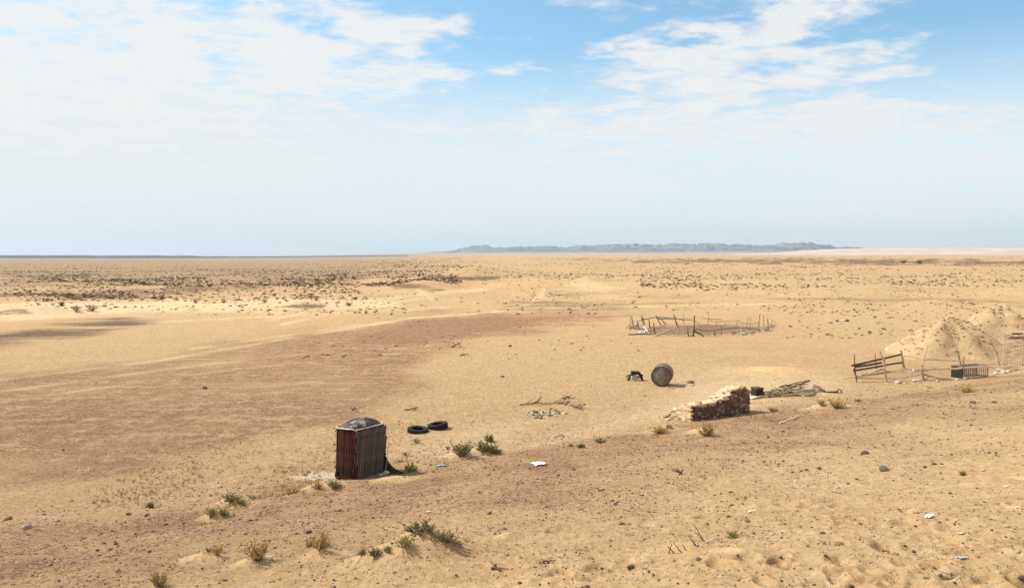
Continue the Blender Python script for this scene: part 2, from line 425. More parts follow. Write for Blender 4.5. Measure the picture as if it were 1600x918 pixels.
def ground_fn(P, b):
    rd, dk, pl = attribute('soil'); lo, sc, sr = attribute('cover')
    n_a = noise(P, 0.035, 5, 0.6); n_b = noise(P, 0.35, 6, 0.6); n_c = noise(P, 3.0, 6, 0.65)
    n_f = noise(vscale(P, (1, 1, 1), (11, 5, 0)), 1.3, 9, 0.86)                 # rough at every scale
    n_g = noise(vscale(P, (1, 1, 1), (3, 31, 0)), 4.0, 7, 0.90)
    n_e = noise(vscale(P, (1, 1, 1), (5, 3, 0)), 9.0, 5, 0.85)
    streak = noise(vscale(P, (0.10, 0.9, 1), rot=(0, 0, R(-24))), 1.2, 7, 0.7)
    sand = mixc(smooth(n_b, 0.3, 0.7), (0.450, 0.282, 0.134), (0.525, 0.344, 0.178))
    sand = mixc(smooth(n_a, 0.35, 0.7), sand, (0.505, 0.330, 0.174))
    sand = mixc(smooth(n_f, 0.50, 0.60, 0, 0.75), sand, (0.622, 0.432, 0.244))
    sand = mixc(smooth(n_g, 0.49, 0.41, 0, 0.55), sand, (0.330, 0.190, 0.078))
    sand = mixc(smooth(pl + (n_f - 0.5) * 1.2, 0.0, 1.0), sand, (0.662, 0.490, 0.286))
    sand = mixc(smooth(pl + (n_f - 0.5) * 0.9, 0.95, 1.35), sand, (0.66, 0.57, 0.46))
    gravel = mixc(smooth(n_f, 0.44, 0.57), (0.290, 0.160, 0.082), (0.440, 0.258, 0.134))
    gravel = mixc(smooth(n_g, 0.50, 0.42, 0, 0.7), gravel, (0.240, 0.130, 0.066))
    gravel = mixc(smooth(streak + (n_f - 0.5) * 1.2, 0.50, 0.66, 0, 0.55), gravel, (0.56, 0.37, 0.20))
    f_r = smooth(rd * (1.0 - pl * 0.75) + (n_b - 0.5) * 0.6 + (n_f - 0.5) * 2.4 - sr * 0.31, 0.16, 0.78)
    c = mixc(f_r, sand, gravel)
    f_d = smooth(dk + (n_b - 0.5) * 0.4 + (n_f - 0.5) * 1.6 + (streak - 0.5) * 0.7, 0.14, 0.86)
    c = mixc(f_d, c, (0.150, 0.096, 0.056))
    c = mixc(smooth(rd, 1.0, 1.15, 0, 0.45), c, (0.250, 0.128, 0.066))
    # dark stones, stalks and litter too small to tell apart
    spk = smooth(n_e + (n_c - 0.5) * 0.10 + rd * 0.012 + sr * 0.020 - pl * 0.02, 0.562, 0.612, 0, 0.88)
    c = mixc(spk * smooth(n_b, 0.25, 0.6, 0.45, 1.0) * (1.0 - lo * 0.60), c, (0.105, 0.060, 0.030))
    spk2 = smooth(n_e, 0.42, 0.37, 0, 0.75)
    c = mixc(spk2, c, (0.66, 0.49, 0.29))
    vor = E.tree.nodes.new('ShaderNodeTexVoronoi'); vor.inputs['Scale'].default_value = 0.36; put(vor.inputs['Vector'], P)
    shr = smooth(E(vor.outputs['Distance']) + (n_b - 0.5) * 0.4 + (n_f - 0.5) * 1.0, 0.42, 0.20) * sc
    c = mixc(sc * smooth(streak + (n_a - 0.5) * 0.6, 0.35, 0.65, 0.42, 0.85), c, (0.225, 0.155, 0.090))
    c = mixc(shr * 0.75, c, (0.110, 0.076, 0.042))
    k = bump(b, (n_f * 0.6 + n_g * 0.4) * (1.0 - lo * 0.62), 0.22, 1.0)
    rip = noise(vscale(P, (1.0, 0.35, 1), rot=(0, 0, R(20))), 5.5, 2, 0.45, 0.6)
    bump(b, rip, 0.06, 0.6, k)
    return c
M = {}
M['ground'] = material('desert_ground', ground_fn, 0.95, 0.08)
me.materials.append(M['ground'])
ground = bpy.data.objects.new('ground', me); COL.objects.link(ground); ground['kind'] = 'structure'
def interp(px, pts):
    return np.interp(px, [p[0] for p in pts], [p[1] for p in pts])
# ------------------------------------------------------------------ mesh helpers
class MB:
    """collects vertices and faces of ONE object"""
    def __init__(s): s.v = []; s.f = []; s.mi = []
    def add(s, v, f, mi=0):
        o = len(s.v); s.v.extend([tuple(p) for p in v]); s.f.extend([tuple(o + i for i in q) for q in f]); s.mi.extend([mi] * len(f)); return s
    def box(s, c, size, rot=None, mi=0, jit=0.0, rr=rng):
        hx, hy, hz = size[0] / 2, size[1] / 2, size[2] / 2
        vs = []
        for sx, sy, sz in ((-1, -1, -1), (1, -1, -1), (1, 1, -1), (-1, 1, -1), (-1, -1, 1), (1, -1, 1), (1, 1, 1), (-1, 1, 1)):
            p = Vector((sx * hx * (1 + rr.uniform(-jit, jit)), sy * hy * (1 + rr.uniform(-jit, jit)), sz * hz * (1 + rr.uniform(-jit, jit))))
            if rot is not None: p = rot @ p
            vs.append(p + Vector(c))
        return s.add(vs, [(0, 3, 2, 1), (4, 5, 6, 7), (0, 1, 5, 4), (1, 2, 6, 5), (2, 3, 7, 6), (3, 0, 4, 7)], mi)
    def tube(s, pts, rad, n=6, mi=0, cap=True):
        pts = [Vector(p) for p in pts]
        if not isinstance(rad, (list, tuple)): rad = [rad] * len(pts)
        rings = []
        for i, p in enumerate(pts):
            t = (pts[min(i + 1, len(pts) - 1)] - pts[max(i - 1, 0)])
            if t.length < 1e-9: t = Vector((0, 0, 1))
            t.normalize()
            up = Vector((0, 0, 1)) if abs(t.z) < 0.9 else Vector((1, 0, 0))
            a = t.cross(up).normalized(); b = a.cross(t)
            rings.append([p + (a * math.cos(k * 2 * math.pi / n) + b * math.sin(k * 2 * math.pi / n)) * rad[i] for k in range(n)])
        v = [q for r_ in rings for q in r_]; f = []
        for i in range(len(pts) - 1):
            for k in range(n): f.append((i * n + k, i * n + (k + 1) % n, (i + 1) * n + (k + 1) % n, (i + 1) * n + k))
        if cap: f.append(tuple(range(n - 1, -1, -1))); f.append(tuple((len(pts) - 1) * n + k for k in range(n)))
        return s.add(v, f, mi)
    def lathe(s, prof, n=24, mi=0, mat=None, closed=False):
        """prof: (radius, z) pairs turned about Z; mat: a matrix for the result"""
        v = []; f = []; m = len(prof)
        for k in range(n):
            a = 2 * math.pi * k / n
            for r_, z in prof:
                p = Vector((r_ * math.cos(a), r_ * math.sin(a), z)); v.append(mat @ p if mat is not None else p)
        for k in range(n):
            k2 = (k + 1) % n
            for j in range(m if closed else m - 1):
                j2 = (j + 1) % m
                f.append((k * m + j, k2 * m + j, k2 * m + j2, k * m + j2))
        return s.add(v, f, mi)
    def grid(s, fn, nu, nv_, mi=0):
        v = [fn(i / nu, j / nv_) for j in range(nv_ + 1) for i in range(nu + 1)]
        f = [(j * (nu + 1) + i, j * (nu + 1) + i + 1, (j + 1) * (nu + 1) + i + 1, (j + 1) * (nu + 1) + i) for j in range(nv_) for i in range(nu)]
        return s.add(v, f, mi)
    def mesh(s, name, mats, smooth_=False):
        me = bpy.data.meshes.new(name); me.from_pydata(s.v, [], s.f)
        for m in (mats if isinstance(mats, (list, tuple)) else [mats]): me.materials.append(m)
        if any(s.mi): me.polygons.foreach_set('material_index', s.mi)
        if smooth_: me.polygons.foreach_set('use_smooth', [True] * len(s.f))
        me.update(); return me
    def build(s, name, mats, parent=None, loc=(0, 0, 0), smooth_=False):
        return link(name, s.mesh(name, mats, smooth_), parent, loc)

def link(name, me, parent=None, loc=(0, 0, 0), rot=(0, 0, 0), sc=1.0):
    o = bpy.data.objects.new(name, me); COL.objects.link(o)
    o.location = loc; o.rotation_euler = rot; o.scale = (sc, sc, sc) if not isinstance(sc, (tuple, list)) else sc
    if parent is not None: o.parent = parent
    return o
def tag(o, label=None, cat=None, group=None, kind=None):
    if label: o['label'] = label
    if cat: o['category'] = cat
    if group: o['group'] = group
    if kind: o['kind'] = kind
    return o
def thing(name, label, cat, loc, rot=(0, 0, 0), group=None):
    return tag(link(name, None, None, loc, rot), label, cat, group)

# ------------------------------------------------------------------ materials of things
def rnd():
    return E(E.tree.nodes.new('ShaderNodeObjectInfo').outputs['Random'])
def simple(name, a, b, scale=6.0, rough=0.85, stretch=(1, 1, 1), vary=0.25, spec=0.2, bumpd=0.01, metal=0.0, detail=5):
    def fn(P, bs):
        n = noise(vscale(P, stretch), scale, detail, 0.62)
        n2 = noise(P, scale * 4.5, 3, 0.6)
        c = mixc(smooth(n + (n2 - 0.5) * 0.35, 0.32, 0.68), a, b)
        if vary:
            h = E.tree.nodes.new('ShaderNodeHueSaturation'); put(h.inputs['Color'], c); put(h.inputs['Value'], rnd() * (2 * vary) + (1 - vary)); c = E(h.outputs[0])
        if bumpd: bump(bs, n * 0.6 + n2 * 0.4, bumpd, 0.8)
        return c
    return material(name, fn, rough, spec, metal)
M['wood'] = simple('weathered_wood', (0.22, 0.16, 0.10), (0.44, 0.34, 0.235), 9, 0.9, (3, 3, 0.7))
M['wood_dark'] = simple('dark_wood', (0.075, 0.048, 0.032), (0.155, 0.105, 0.070), 9, 0.85, (3, 3, 0.7))
M['wood_pale'] = simple('bleached_wood', (0.48, 0.38, 0.26), (0.72, 0.60, 0.44), 8, 0.9, (3, 3, 0.7))
M['rubber'] = simple('old_rubber', (0.010, 0.010, 0.010), (0.026, 0.024, 0.022), 9, 0.7, vary=0.1, spec=0.2)
M['black'] = simple('charred_black', (0.012, 0.011, 0.010), (0.040, 0.034, 0.030), 14, 0.8, vary=0.1)
M['rust_red'] = simple('dark_red_rusty_sheet', (0.026, 0.011, 0.009), (0.095, 0.031, 0.020), 16, 0.75, (1, 1, 0.3), 0.3)
M['rust_grey'] = simple('grey_brown_sheet', (0.030, 0.021, 0.017), (0.090, 0.066, 0.055), 12, 0.6, (1, 1, 0.3), 0.30, spec=0.35)
M['tin'] = simple('grey_tin', (0.30, 0.28, 0.26), (0.56, 0.53, 0.50), 9, 0.5, vary=0.1, spec=0.5)
M['pale_rim'] = simple('pale_rim', (0.42, 0.36, 0.29), (0.66, 0.60, 0.52), 9, 0.8, vary=0.1)
M['ridge_light'] = simple('painted_ridge_light', (0.13, 0.10, 0.085), (0.30, 0.25, 0.215), 14, 0.7, vary=0.2)  # sky light caught by the sheet ridges, put in as a paler colour
M['old_tin'] = simple('old_tin', (0.10, 0.095, 0.09), (0.42, 0.40, 0.38), 7, 0.5, vary=0.1, spec=0.5)
M['plastic'] = simple('white_plastic', (0.70, 0.70, 0.69), (0.82, 0.82, 0.81), 9, 0.5, vary=0.05, spec=0.4)
M['blue_grey'] = simple('blue_grey_sheet', (0.22, 0.26, 0.29), (0.38, 0.42, 0.45), 7, 0.5, vary=0.05, spec=0.4)
M['stone_dark'] = simple('dark_stone', (0.060, 0.045, 0.035), (0.150, 0.110, 0.080), 14, 0.9)
M['stone_brown'] = simple('brown_stone', (0.150, 0.085, 0.045), (0.290, 0.180, 0.105), 12, 0.9)
M['stone_pale'] = simple('pale_stone', (0.34, 0.28, 0.21), (0.54, 0.47, 0.38), 10, 0.9, vary=0.18)
M['leaf_olive'] = simple('olive_leaf', (0.240, 0.200, 0.065), (0.420, 0.345, 0.130), 20, 0.8, vary=0.2, bumpd=0)
M['leaf_green'] = simple('grey_green_leaf', (0.140, 0.132, 0.056), (0.300, 0.272, 0.120), 20, 0.8, vary=0.2, bumpd=0)
M['leaf_yellow'] = simple('dry_yellow_leaf', (0.38, 0.24, 0.065), (0.62, 0.42, 0.15), 20, 0.85, vary=0.2, bumpd=0)
M['leaf_brown'] = simple('dry_brown_leaf', (0.160, 0.100, 0.048), (0.30, 0.195, 0.095), 20, 0.85, vary=0.3, bumpd=0)
M['twig'] = simple('twig', (0.085, 0.055, 0.035), (0.20, 0.14, 0.09), 20, 0.9, vary=0.2, bumpd=0)
M['far_leaf'] = simple('far_shrub_leaf', (0.070, 0.046, 0.022), (0.165, 0.112, 0.056), 0.9, 0.9, vary=0.25, bumpd=0)
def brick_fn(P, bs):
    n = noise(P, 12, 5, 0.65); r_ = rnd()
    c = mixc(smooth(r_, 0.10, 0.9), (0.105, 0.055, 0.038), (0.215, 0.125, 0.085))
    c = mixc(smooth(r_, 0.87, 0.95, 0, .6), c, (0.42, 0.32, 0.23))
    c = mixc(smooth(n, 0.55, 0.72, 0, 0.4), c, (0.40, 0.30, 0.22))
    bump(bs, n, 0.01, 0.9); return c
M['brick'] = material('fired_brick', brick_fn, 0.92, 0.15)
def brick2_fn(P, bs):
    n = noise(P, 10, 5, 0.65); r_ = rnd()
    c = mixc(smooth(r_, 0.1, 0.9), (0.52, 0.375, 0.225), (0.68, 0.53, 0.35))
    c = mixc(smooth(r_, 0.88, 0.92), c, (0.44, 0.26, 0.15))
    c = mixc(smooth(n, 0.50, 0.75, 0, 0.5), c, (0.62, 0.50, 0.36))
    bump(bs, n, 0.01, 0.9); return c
M['brick_pale'] = material('pale_and_sunlit_brick', brick2_fn, 0.92, 0.15)  # pale brick of the building; on the stack, sunlight put into the colour
M['mortar'] = simple('crumbly_mortar', (0.36, 0.27, 0.18), (0.52, 0.41, 0.29), 12, 0.95)
M['joint'] = simple('dark_joint', (0.085, 0.052, 0.030), (0.17, 0.11, 0.065), 12, 0.95)
def heap_fn(P, bs):
    n = noise(P, 1.6, 6, 0.65); n2 = noise(P, 7, 6, 0.8)
    c = mixc(smooth(n, 0.35, 0.65), (0.455, 0.300, 0.160), (0.545, 0.380, 0.212))
    c = mixc(smooth(n2 + (n - 0.5) * 0.5, 0.60, 0.74, 0, 0.6), c, (0.33, 0.225, 0.12))
    c = mixc(smooth(n2, 0.30, 0.22, 0, 0.7), c, (0.64, 0.49, 0.29))
    bump(bs, n2 + n * 0.6, 0.12, 1.0); return c
M['heap'] = material('clumpy_spoil', heap_fn, 0.95, 0.08)

# ------------------------------------------------------------------ plants
def leaf(mb, p, d, ln, w, rr, mi=0):
    d = d.normalized(); a = d.cross(Vector((rr.uniform(-1, 1), rr.uniform(-1, 1), rr.uniform(-1, 1)))).normalized() * w
    mb.add([p - a * 0.3, p + d * ln * 0.55 + a, p + d * ln, p + d * ln * 0.45 - a], [(0, 1, 2, 3)], mi)
def shrub_meshes(seed, leafmat, n=34, hgt=0.5, leaves=12, ln=0.07, lw=0.016, spread=1.0, upright=0.5, tag_=''):
    """a plant one metre wide: (stems, foliage) meshes"""
    rr = random.Random(seed); st, fo = MB(), MB()
    for i in range(n):
        a = rr.uniform(0, 6.283); tilt = rr.uniform(0.15, 1.35) * spread; L = rr.uniform(0.6, 1.0) * (0.5 if tilt > 0.8 else hgt / max(math.cos(tilt), 0.55))
        d = Vector((math.cos(a) * math.sin(tilt), math.sin(a) * math.sin(tilt), math.cos(tilt)))
        p = Vector((math.cos(a), math.sin(a), 0)) * rr.uniform(0, 0.12); pts = [p.copy()]
        for k in range(4):
            d = (d + Vector((rr.uniform(-.25, .25), rr.uniform(-.25, .25), rr.uniform(-.15, .15) + 0.12 * upright))).normalized()
            p = p + d * L / 4; p.z = max(p.z, 0.01); pts.append(p.copy())
        st.tube(pts, [0.010, 0.008, 0.006, 0.004, 0.002], 3, cap=False)
        for q in range(3):                                    # side twigs
            k = rr.randint(1, 3); b = pts[k].lerp(pts[k + 1], rr.random()); dd = (pts[k + 1] - pts[k]).normalized() + Vector((rr.uniform(-.9, .9), rr.uniform(-.9, .9), rr.uniform(-.2, .6)))
            e = b + dd.normalized() * rr.uniform(0.08, 0.2); e.z = max(e.z, 0.01)
            st.tube([b, e], [0.005, 0.002], 3, cap=False)
            for _ in range(leaves // 2):
                leaf(fo, b.lerp(e, rr.random()), dd + Vector((rr.uniform(-1, 1), rr.uniform(-1, 1), rr.uniform(-.4, 1))), ln * rr.uniform(.6, 1.2), lw, rr)
        for _ in range(leaves):
            k = rr.uniform(1.2, 3.99); j = int(k); b = pts[j].lerp(pts[j + 1], k - j)
            leaf(fo, b, (pts[j + 1] - pts[j]).normalized() * 0.8 + Vector((rr.uniform(-1, 1), rr.uniform(-1, 1), rr.uniform(-.3, 1))), ln * rr.uniform(.6, 1.2), lw, rr)
    return st.mesh('stems', M['twig']), fo.mesh('foliage', M[leafmat])
SH = {
    'yellow': [shrub_meshes(s, 'leaf_yellow', 44, 0.62, 10, 0.075, 0.011, 0.85, 0.9) for s in (1, 2)],
    'olive': [shrub_meshes(s, 'leaf_olive', 36, 0.5, 14, 0.07, 0.017, 1.0, 0.5) for s in (3, 4)],
    'green': [shrub_meshes(s, 'leaf_green', 36, 0.48, 18, 0.065, 0.019, 1.0, 0.5) for s in (5, 6)],
    'brown': [shrub_meshes(s, 'leaf_brown', 26, 0.42, 8, 0.07, 0.012, 1.1, 0.4) for s in (7, 8)],
}
def shrub(px, py, wpx, kind, label, group=None, hs=1.0, name='desert_shrub', cat='shrub'):
    P = at(px, py); w = wpx * mpp(P) * (1.35 if 560 < px < 730 and py > 830 else 1.15)
    t = thing(name, label, cat, P - Vector((0, 0, 0.012)), (0, 0, rng.uniform(0, 6.3)), group)
    t.scale = (w, w, w * hs)
    s, f = rng.choice(SH[kind])
    link('stems', s, t); link('foliage', f, t)
    return t
G1 = 'shrubs on the near slope and its foot'
for px, py, w, k, lab, hs in (
    (721, 712, 38, 'olive', 'broad olive shrub on the small sand mound right of the metal hut', 1.0),
    (758, 705, 34, 'green', 'dark green low shrub beside the broad olive shrub, behind the near slope', 0.8),
    (774, 707, 20, 'green', 'small dark green shrub at the right end of the low dark green shrub', 0.8),
    (764, 690, 18, 'green', 'little upright green shrub behind the dark green low shrub', 1.2),
    (699, 702, 12, 'brown', 'tiny dry tuft just left of the broad olive shrub', 1.0),
    (651, 692, 18, 'brown', 'dry brown tuft in front of the two black tyres', 0.9),
    (635, 712, 16, 'brown', 'small dry tuft between the hut and the olive shrub', 0.9),
    (627, 721, 15, 'brown', 'flat dry tuft right of the hut near its leaning stick', 0.7),
    (642, 735, 24, 'green', 'dark spiky tuft growing at the tip of the hut shadow', 0.8),
    (521, 762, 26, 'olive', 'olive tuft on the sand ridge in front of the hut', 0.9),
    (497, 762, 22, 'yellow', 'yellowish tuft left of the olive tuft in front of the hut', 0.7),
    (455, 770, 30, 'yellow', 'flat dry yellow tuft on the slope edge left of the hut', 0.5),
    (330, 806, 22, 'olive', 'rounded olive bush at the left foot of the slope, left one of two', 1.1),
    (348, 805, 20, 'olive', 'rounded olive bush at the left foot of the slope, right one of two', 1.1),
    (362, 782, 28, 'green', 'dark spreading shrub on a mound above the two rounded olive bushes', 0.7),
    (376, 787, 20, 'olive', 'low shrub at the right edge of the dark spreading shrub', 0.7),
    (396, 779, 16, 'brown', 'flat twiggy tuft right of the dark spreading shrub', 0.7),
    (235, 792, 16, 'green', 'lone dark tuft on the pale sand flat at the left', 0.9),
    (201, 804, 9, 'green', 'very small dark tuft left of the lone tuft on the sand flat', 0.9),
    (228, 806, 8, 'green', 'tiniest dark tuft below the lone tuft on the sand flat', 0.9),
    (340, 866, 20, 'yellow', 'small yellow bush behind a low sand mound at the lower left', 1.0),
    (325, 862, 14, 'brown', 'thin brown tuft left of the small yellow bush', 1.0),
    (402, 874, 46, 'yellow', 'large dry yellow bush with loose twigs at the lower left', 0.85),
    (500, 856, 40, 'yellow', 'dry yellow bush on top of a sand mound left of the long green bush', 0.8),
    (483, 852, 16, 'yellow', 'little yellow tuft at the left end of the yellow bush on the mound', 0.9),
    (250, 916, 34, 'yellow', 'dry yellow bush cut by the bottom edge of the picture', 1.0),
    (567, 866, 14, 'olive', 'leftmost of three small tufts in front of the big sand mound', 1.1),
    (587, 868, 20, 'green', 'middle and biggest of three small tufts in front of the big sand mound', 1.0),
    (606, 860, 13, 'green', 'rightmost of three small tufts in front of the big sand mound', 1.0),
    (633, 853, 28, 'olive', 'bushy olive plant on the left shoulder of the big sand mound', 0.9),
    (655, 842, 34, 'green', 'grey green plant on the crest of the big sand mound', 0.75),
    (673, 839, 22, 'olive', 'upright olive plant right of the crest of the big sand mound', 0.9),
    (698, 845, 32, 'olive', 'olive yellow plant on the right shoulder of the big sand mound', 0.8),
    (716, 850, 18, 'brown', 'dry brown tuft at the right foot of the big sand mound', 0.7),
    (1146, 838, 28, 'olive', 'small green plant beside broken twigs on the lower right sand', 0.6),
    (1105, 680, 32, 'yellow', 'bright yellow bush in front of the brick stack', 0.9),
    (1030, 676, 34, 'yellow', 'flat yellow tuft left of the bright yellow bush by the brick stack', 0.45),
    (1046, 668, 14, 'olive', 'small olive tuft by the fallen bricks', 0.7),
    (1308, 637, 34, 'yellow', 'wide yellow bush below the wood pile', 0.6),
    (1284, 633, 16, 'olive', 'small green tuft at the left of the wide yellow bush', 0.9),
    (1209, 643, 20, 'olive', 'green tuft right of the brick stack shadow', 0.6),
    (1510, 613, 30, 'yellow', 'yellow tuft on the slope edge below the wire cage', 0.55),
    (1340, 627, 14, 'olive', 'small tuft on the slope edge right of the wide yellow bush', 0.6),
    (938, 691, 20, 'green', 'dark green tuft on the slope edge below the rubble', 0.6),
    (908, 699, 14, 'green', 'small dark tuft left of the dark green tuft on the slope edge', 0.9),
    (892, 697, 10, 'olive', 'smallest tuft left of the two dark tufts on the slope edge', 0.9),
    (1505, 742, 16, 'green', 'small green weed among stones on the right of the slope', 0.8),
    (1521, 629, 12, 'green', 'flat dark weed on the slope edge right of the yellow tuft below the cage', 0.5),
    (1554, 629, 12, 'green', 'flat dark weed nearest the brick building on the slope edge', 0.5),
    (1460, 725, 9, 'olive', 'tiny weed left of the small green weed on the right slope', 0.8),
    (120, 487, 16, 'brown', 'brown rounded bush standing on the far pale sand at the left, left of a pair', 1.3),
    (143, 486, 20, 'brown', 'brown rounded bush standing on the far pale sand at the left, right of a pair', 1.1),
    (97, 478, 12, 'green', 'dark bush above the pair of brown bushes on the far pale sand', 1.0),
    (74, 470, 7, 'green', 'small dark bush on the far dark strip at the left edge', 1.1),
    (413, 473, 11, 'brown', 'tan bush on the far pale sand beside the dark hump', 1.0),
    (546, 477, 14, 'brown', 'tan bush at the right end of the far pale sand', 0.9),
    (305, 472, 9, 'brown', 'tan bush behind the small dark cone on the far pale sand', 1.0),
    (1412, 411, 10, 'green', 'dark clump on the horizon ridge, left one of two', 0.8),
    (1436, 411, 12, 'green', 'dark clump on the horizon ridge, right one of two', 0.7)):
    shrub(px, py, w, k, lab, G1 if py > 600 else 'bushes standing far out on the plain', hs)

# small shrubs of the plain: those that show largest one by one, the rest as one object
def tiny_shrub(seed, n=9):
    rr = random.Random(seed); mb = MB()
    for i in range(n):
        a = rr.uniform(0, 6.28); q = rr.random() ** 0.6 * 0.36; c = Vector((math.cos(a) * q, math.sin(a) * q, rr.uniform(0.03, 0.26 * (1.15 - q * 2))))
        n_ = Vector((rr.uniform(-1, 1), rr.uniform(-1, 1), rr.uniform(-.3, 1))).normalized(); u = n_.orthogonal().normalized(); w = n_.cross(u); s = rr.uniform(0.09, 0.2)
        mb.add([c + u * s, c + w * s * 0.7, c - u * s * 0.8, c - w * s], [(0, 1, 2, 3)])
        mb.add([c + n_ * s * .8, c + u * s * .6, c - n_ * s * .6, c - w * s * 0.4], [(0, 1, 2, 3)])
    return mb
TS = [tiny_shrub(s) for s in range(6)]; TSM = [t.mesh('desert_shrub', M['far_leaf']) for t in TS]
MARKS_FAR = [('the pair of brown bushes', 130, 482), ('the dark hump', 470, 477), ('the small far left hump', 295, 484), ('the pale dune cone', 922, 442),
             ('the stick pen', 1096, 508), ('the spoil heaps', 1500, 500), ('the far scrap row', 1316, 501), ('the dark dune slopes', 650, 446), ('the two horizon clumps', 1424, 409),
             ('the dead branches beyond the hut', 718, 545), ('the far tan bush', 546, 476), ('the dark strip near the left edge', 60, 460), ('the bare track', 1080, 460), ('the foot of the mountains', 900, 408), ('the right edge of the plain', 1585, 440)]
MARKS_NEAR = [('the hut', 562, 745), ('the big sand mound', 655, 868), ('the large dry yellow bush', 402, 870), ('the white plastic bag', 842, 725), ('the crumpled foil', 1453, 808), ('the small green plant', 1146, 838), ('the broken twigs', 1075, 850),
              ('the brick stack', 1115, 655), ('the brown stone with a lit top', 1311, 851), ('the flat dark lump', 1382, 735), ('the pair of rounded olive bushes', 339, 803), ('the white flat stone', 40, 825), ('the pair of black stones', 172, 850),
              ('the dark curved root', 855, 879), ('the stump of root in the slope', 1064, 741), ('the flat grey sheet scrap', 1502, 871), ('the small green weed', 1505, 742), ('the yellow bush on its mound', 500, 855), ('the yellow bush at the bottom edge', 250, 912),
              ('the pale lath', 1232, 657), ('the white stone near the right edge', 1573, 761), ('the three dark clods in a row', 1265, 734), ('the yellow tuft below the cage', 1510, 613), ('the dark tufts on the slope edge', 915, 695)]
def where(px, py, marks, kx=1.0, ky=1.6):
    n, mx, my = min(marks, key=lambda q: ((q[1] - px) * kx) ** 2 + ((q[2] - py) * ky) ** 2)
    dx_, dy_ = (px - mx) * kx, (py - my) * ky
    d = math.hypot(dx_, dy_); far_ = 'just ' if d < 45 else ('well ' if d > 120 else '')
    if abs(dx_) > abs(dy_): return far_ + ('right of ' if dx_ > 0 else 'left of ') + n
    return far_ + ('below ' if dy_ > 0 else 'above ') + n
cand = []
def scatter(n, pxa, pxb, pya, pyb, smin, smax, clump=0.0, wl=20.0, pw=1.0):
    k = 0; tries = 0
    while k < n and tries < n * 8:
        tries += 400
        u = nrg.random(400); ppx = nrg.uniform(pxa, pxb, 400); ppy = pya + (pyb - pya) * u ** pw
        w_ = (HORIZON + 0.3 - ppy) / F; X = (ppx - PW / 2) / F
        # walk out on the true ground
        Y = np.full(400, 0.0); lo = np.full(400, 12.0); done = np.zeros(400, bool)
        for yy in np.geomspace(50, 1500, 110):
            hit = ~done & (CZ + w_ * yy <= H0(X * yy, np.full(400, yy)))
            Y[hit] = yy * nrg.uniform(0.97, 1.0, hit.sum()); done |= hit
        ok = done & (Y < 1450)
        if clump: ok &= (nrg.random(400) < np.clip(0.5 + clump * fbm(X * Y, Y, wl, 3, 301), 0.02, 1))
        for i in np.nonzero(ok)[0]:
            cand.append((X[i] * Y[i], Y[i], smin * .8 * (smax * 1.25 / smin) ** (rng.random() ** 1.5))); k += 1
scatter(8500, -40, 720, 402.8, 447, 0.5, 1.2, 1.3, 40)
scatter(1400, -40, 560, 440, 470, 0.4, 0.95, 0.9, 25)
scatter(380, 40, 620, 468, 492, 0.25, 0.7, 1.0, 12)
scatter(1500, 600, 1100, 403, 440, 0.45, 1.1, 1.3, 50)
scatter(2100, 1000, 1660, 402, 450, 0.45, 1.1, 1.3, 40)
scatter(900, 1040, 1660, 445, 492, 0.2, 0.6, 1.2, 12)
scatter(160, 1200, 1660, 488, 530, 0.2, 0.6, 0.8, 8)
scatter(330, 560, 1000, 436, 492, 0.25, 0.7, 1.0, 14)
scatter(110, 480, 1000, 492, 560, 0.15, 0.38, 0.6, 8)
cand = [c for c in cand if not (960 < project(c[0], c[1], 0)[0] < 1225 and 486 < project(c[0], c[1], 0)[1] < 530)]
cx = np.array([c[0] for c in cand]); cy = np.array([c[1] for c in cand]); cs = np.array([c[2] for c in cand])
cz = H(cx, cy)
order = np.argsort(-cs / np.hypot(cx, cy))
NEARN = 235
for i in order[:NEARN]:
    ppx, ppy = project(cx[i], cy[i], cz[i]); wpx_ = cs[i] * F / cy[i]
    lab = ('tiny' if wpx_ < 3.6 else 'small' if wpx_ < 5.5 else 'larger') + ' dark plain shrub ' + where(ppx, ppy, MARKS_FAR, 1.0, 3.0)
    o = link('plain_shrub', TSM[int(i) % 6], None, (cx[i], cy[i], cz[i] - 0.02), (0, 0, float(i)), float(cs[i]))
    tag(o, lab, 'shrub', 'small shrubs dotted over the plain')
rest = order[NEARN:]
V = []; Fc = []; off = 0
base = [np.array(t.v) for t in TS]; bf = [np.array(t.f) for t in TS]
for i in rest:
    b = base[int(i) % 6]; a = float(i); c, s = math.cos(a), math.sin(a)
    q = b * cs[i]; V.append(np.stack([q[:, 0] * c - q[:, 1] * s + cx[i], q[:, 0] * s + q[:, 1] * c + cy[i], q[:, 2] * 1.0 + cz[i] - 0.02], 1)); Fc.append(bf[int(i) % 6] + off); off += len(b)
def raw_mesh(name, V, Fq, mats, mi=None, smooth_=False):
    V = np.asarray(V, np.float32); Fq = np.asarray(Fq, np.int32); k = Fq.shape[1]
    me = bpy.data.meshes.new(name); me.vertices.add(len(V)); me.vertices.foreach_set('co', V.ravel())
    me.loops.add(Fq.size); me.polygons.add(len(Fq)); me.loops.foreach_set('vertex_index', Fq.ravel())
    me.polygons.foreach_set('loop_start', np.arange(len(Fq), dtype=np.int32) * k)
    for m in mats: me.materials.append(m)
    if mi is not None: me.polygons.foreach_set('material_index', np.asarray(mi, np.int32))
    if smooth_: me.polygons.foreach_set('use_smooth', np.ones(len(Fq), bool))
    me.update(calc_edges=True); return me
tag(link('distant_scrub', raw_mesh('distant_scrub', np.concatenate(V), np.concatenate(Fc), [M['far_leaf']])), 'countless tiny dark shrubs covering the far plain', 'scrub', kind='stuff')

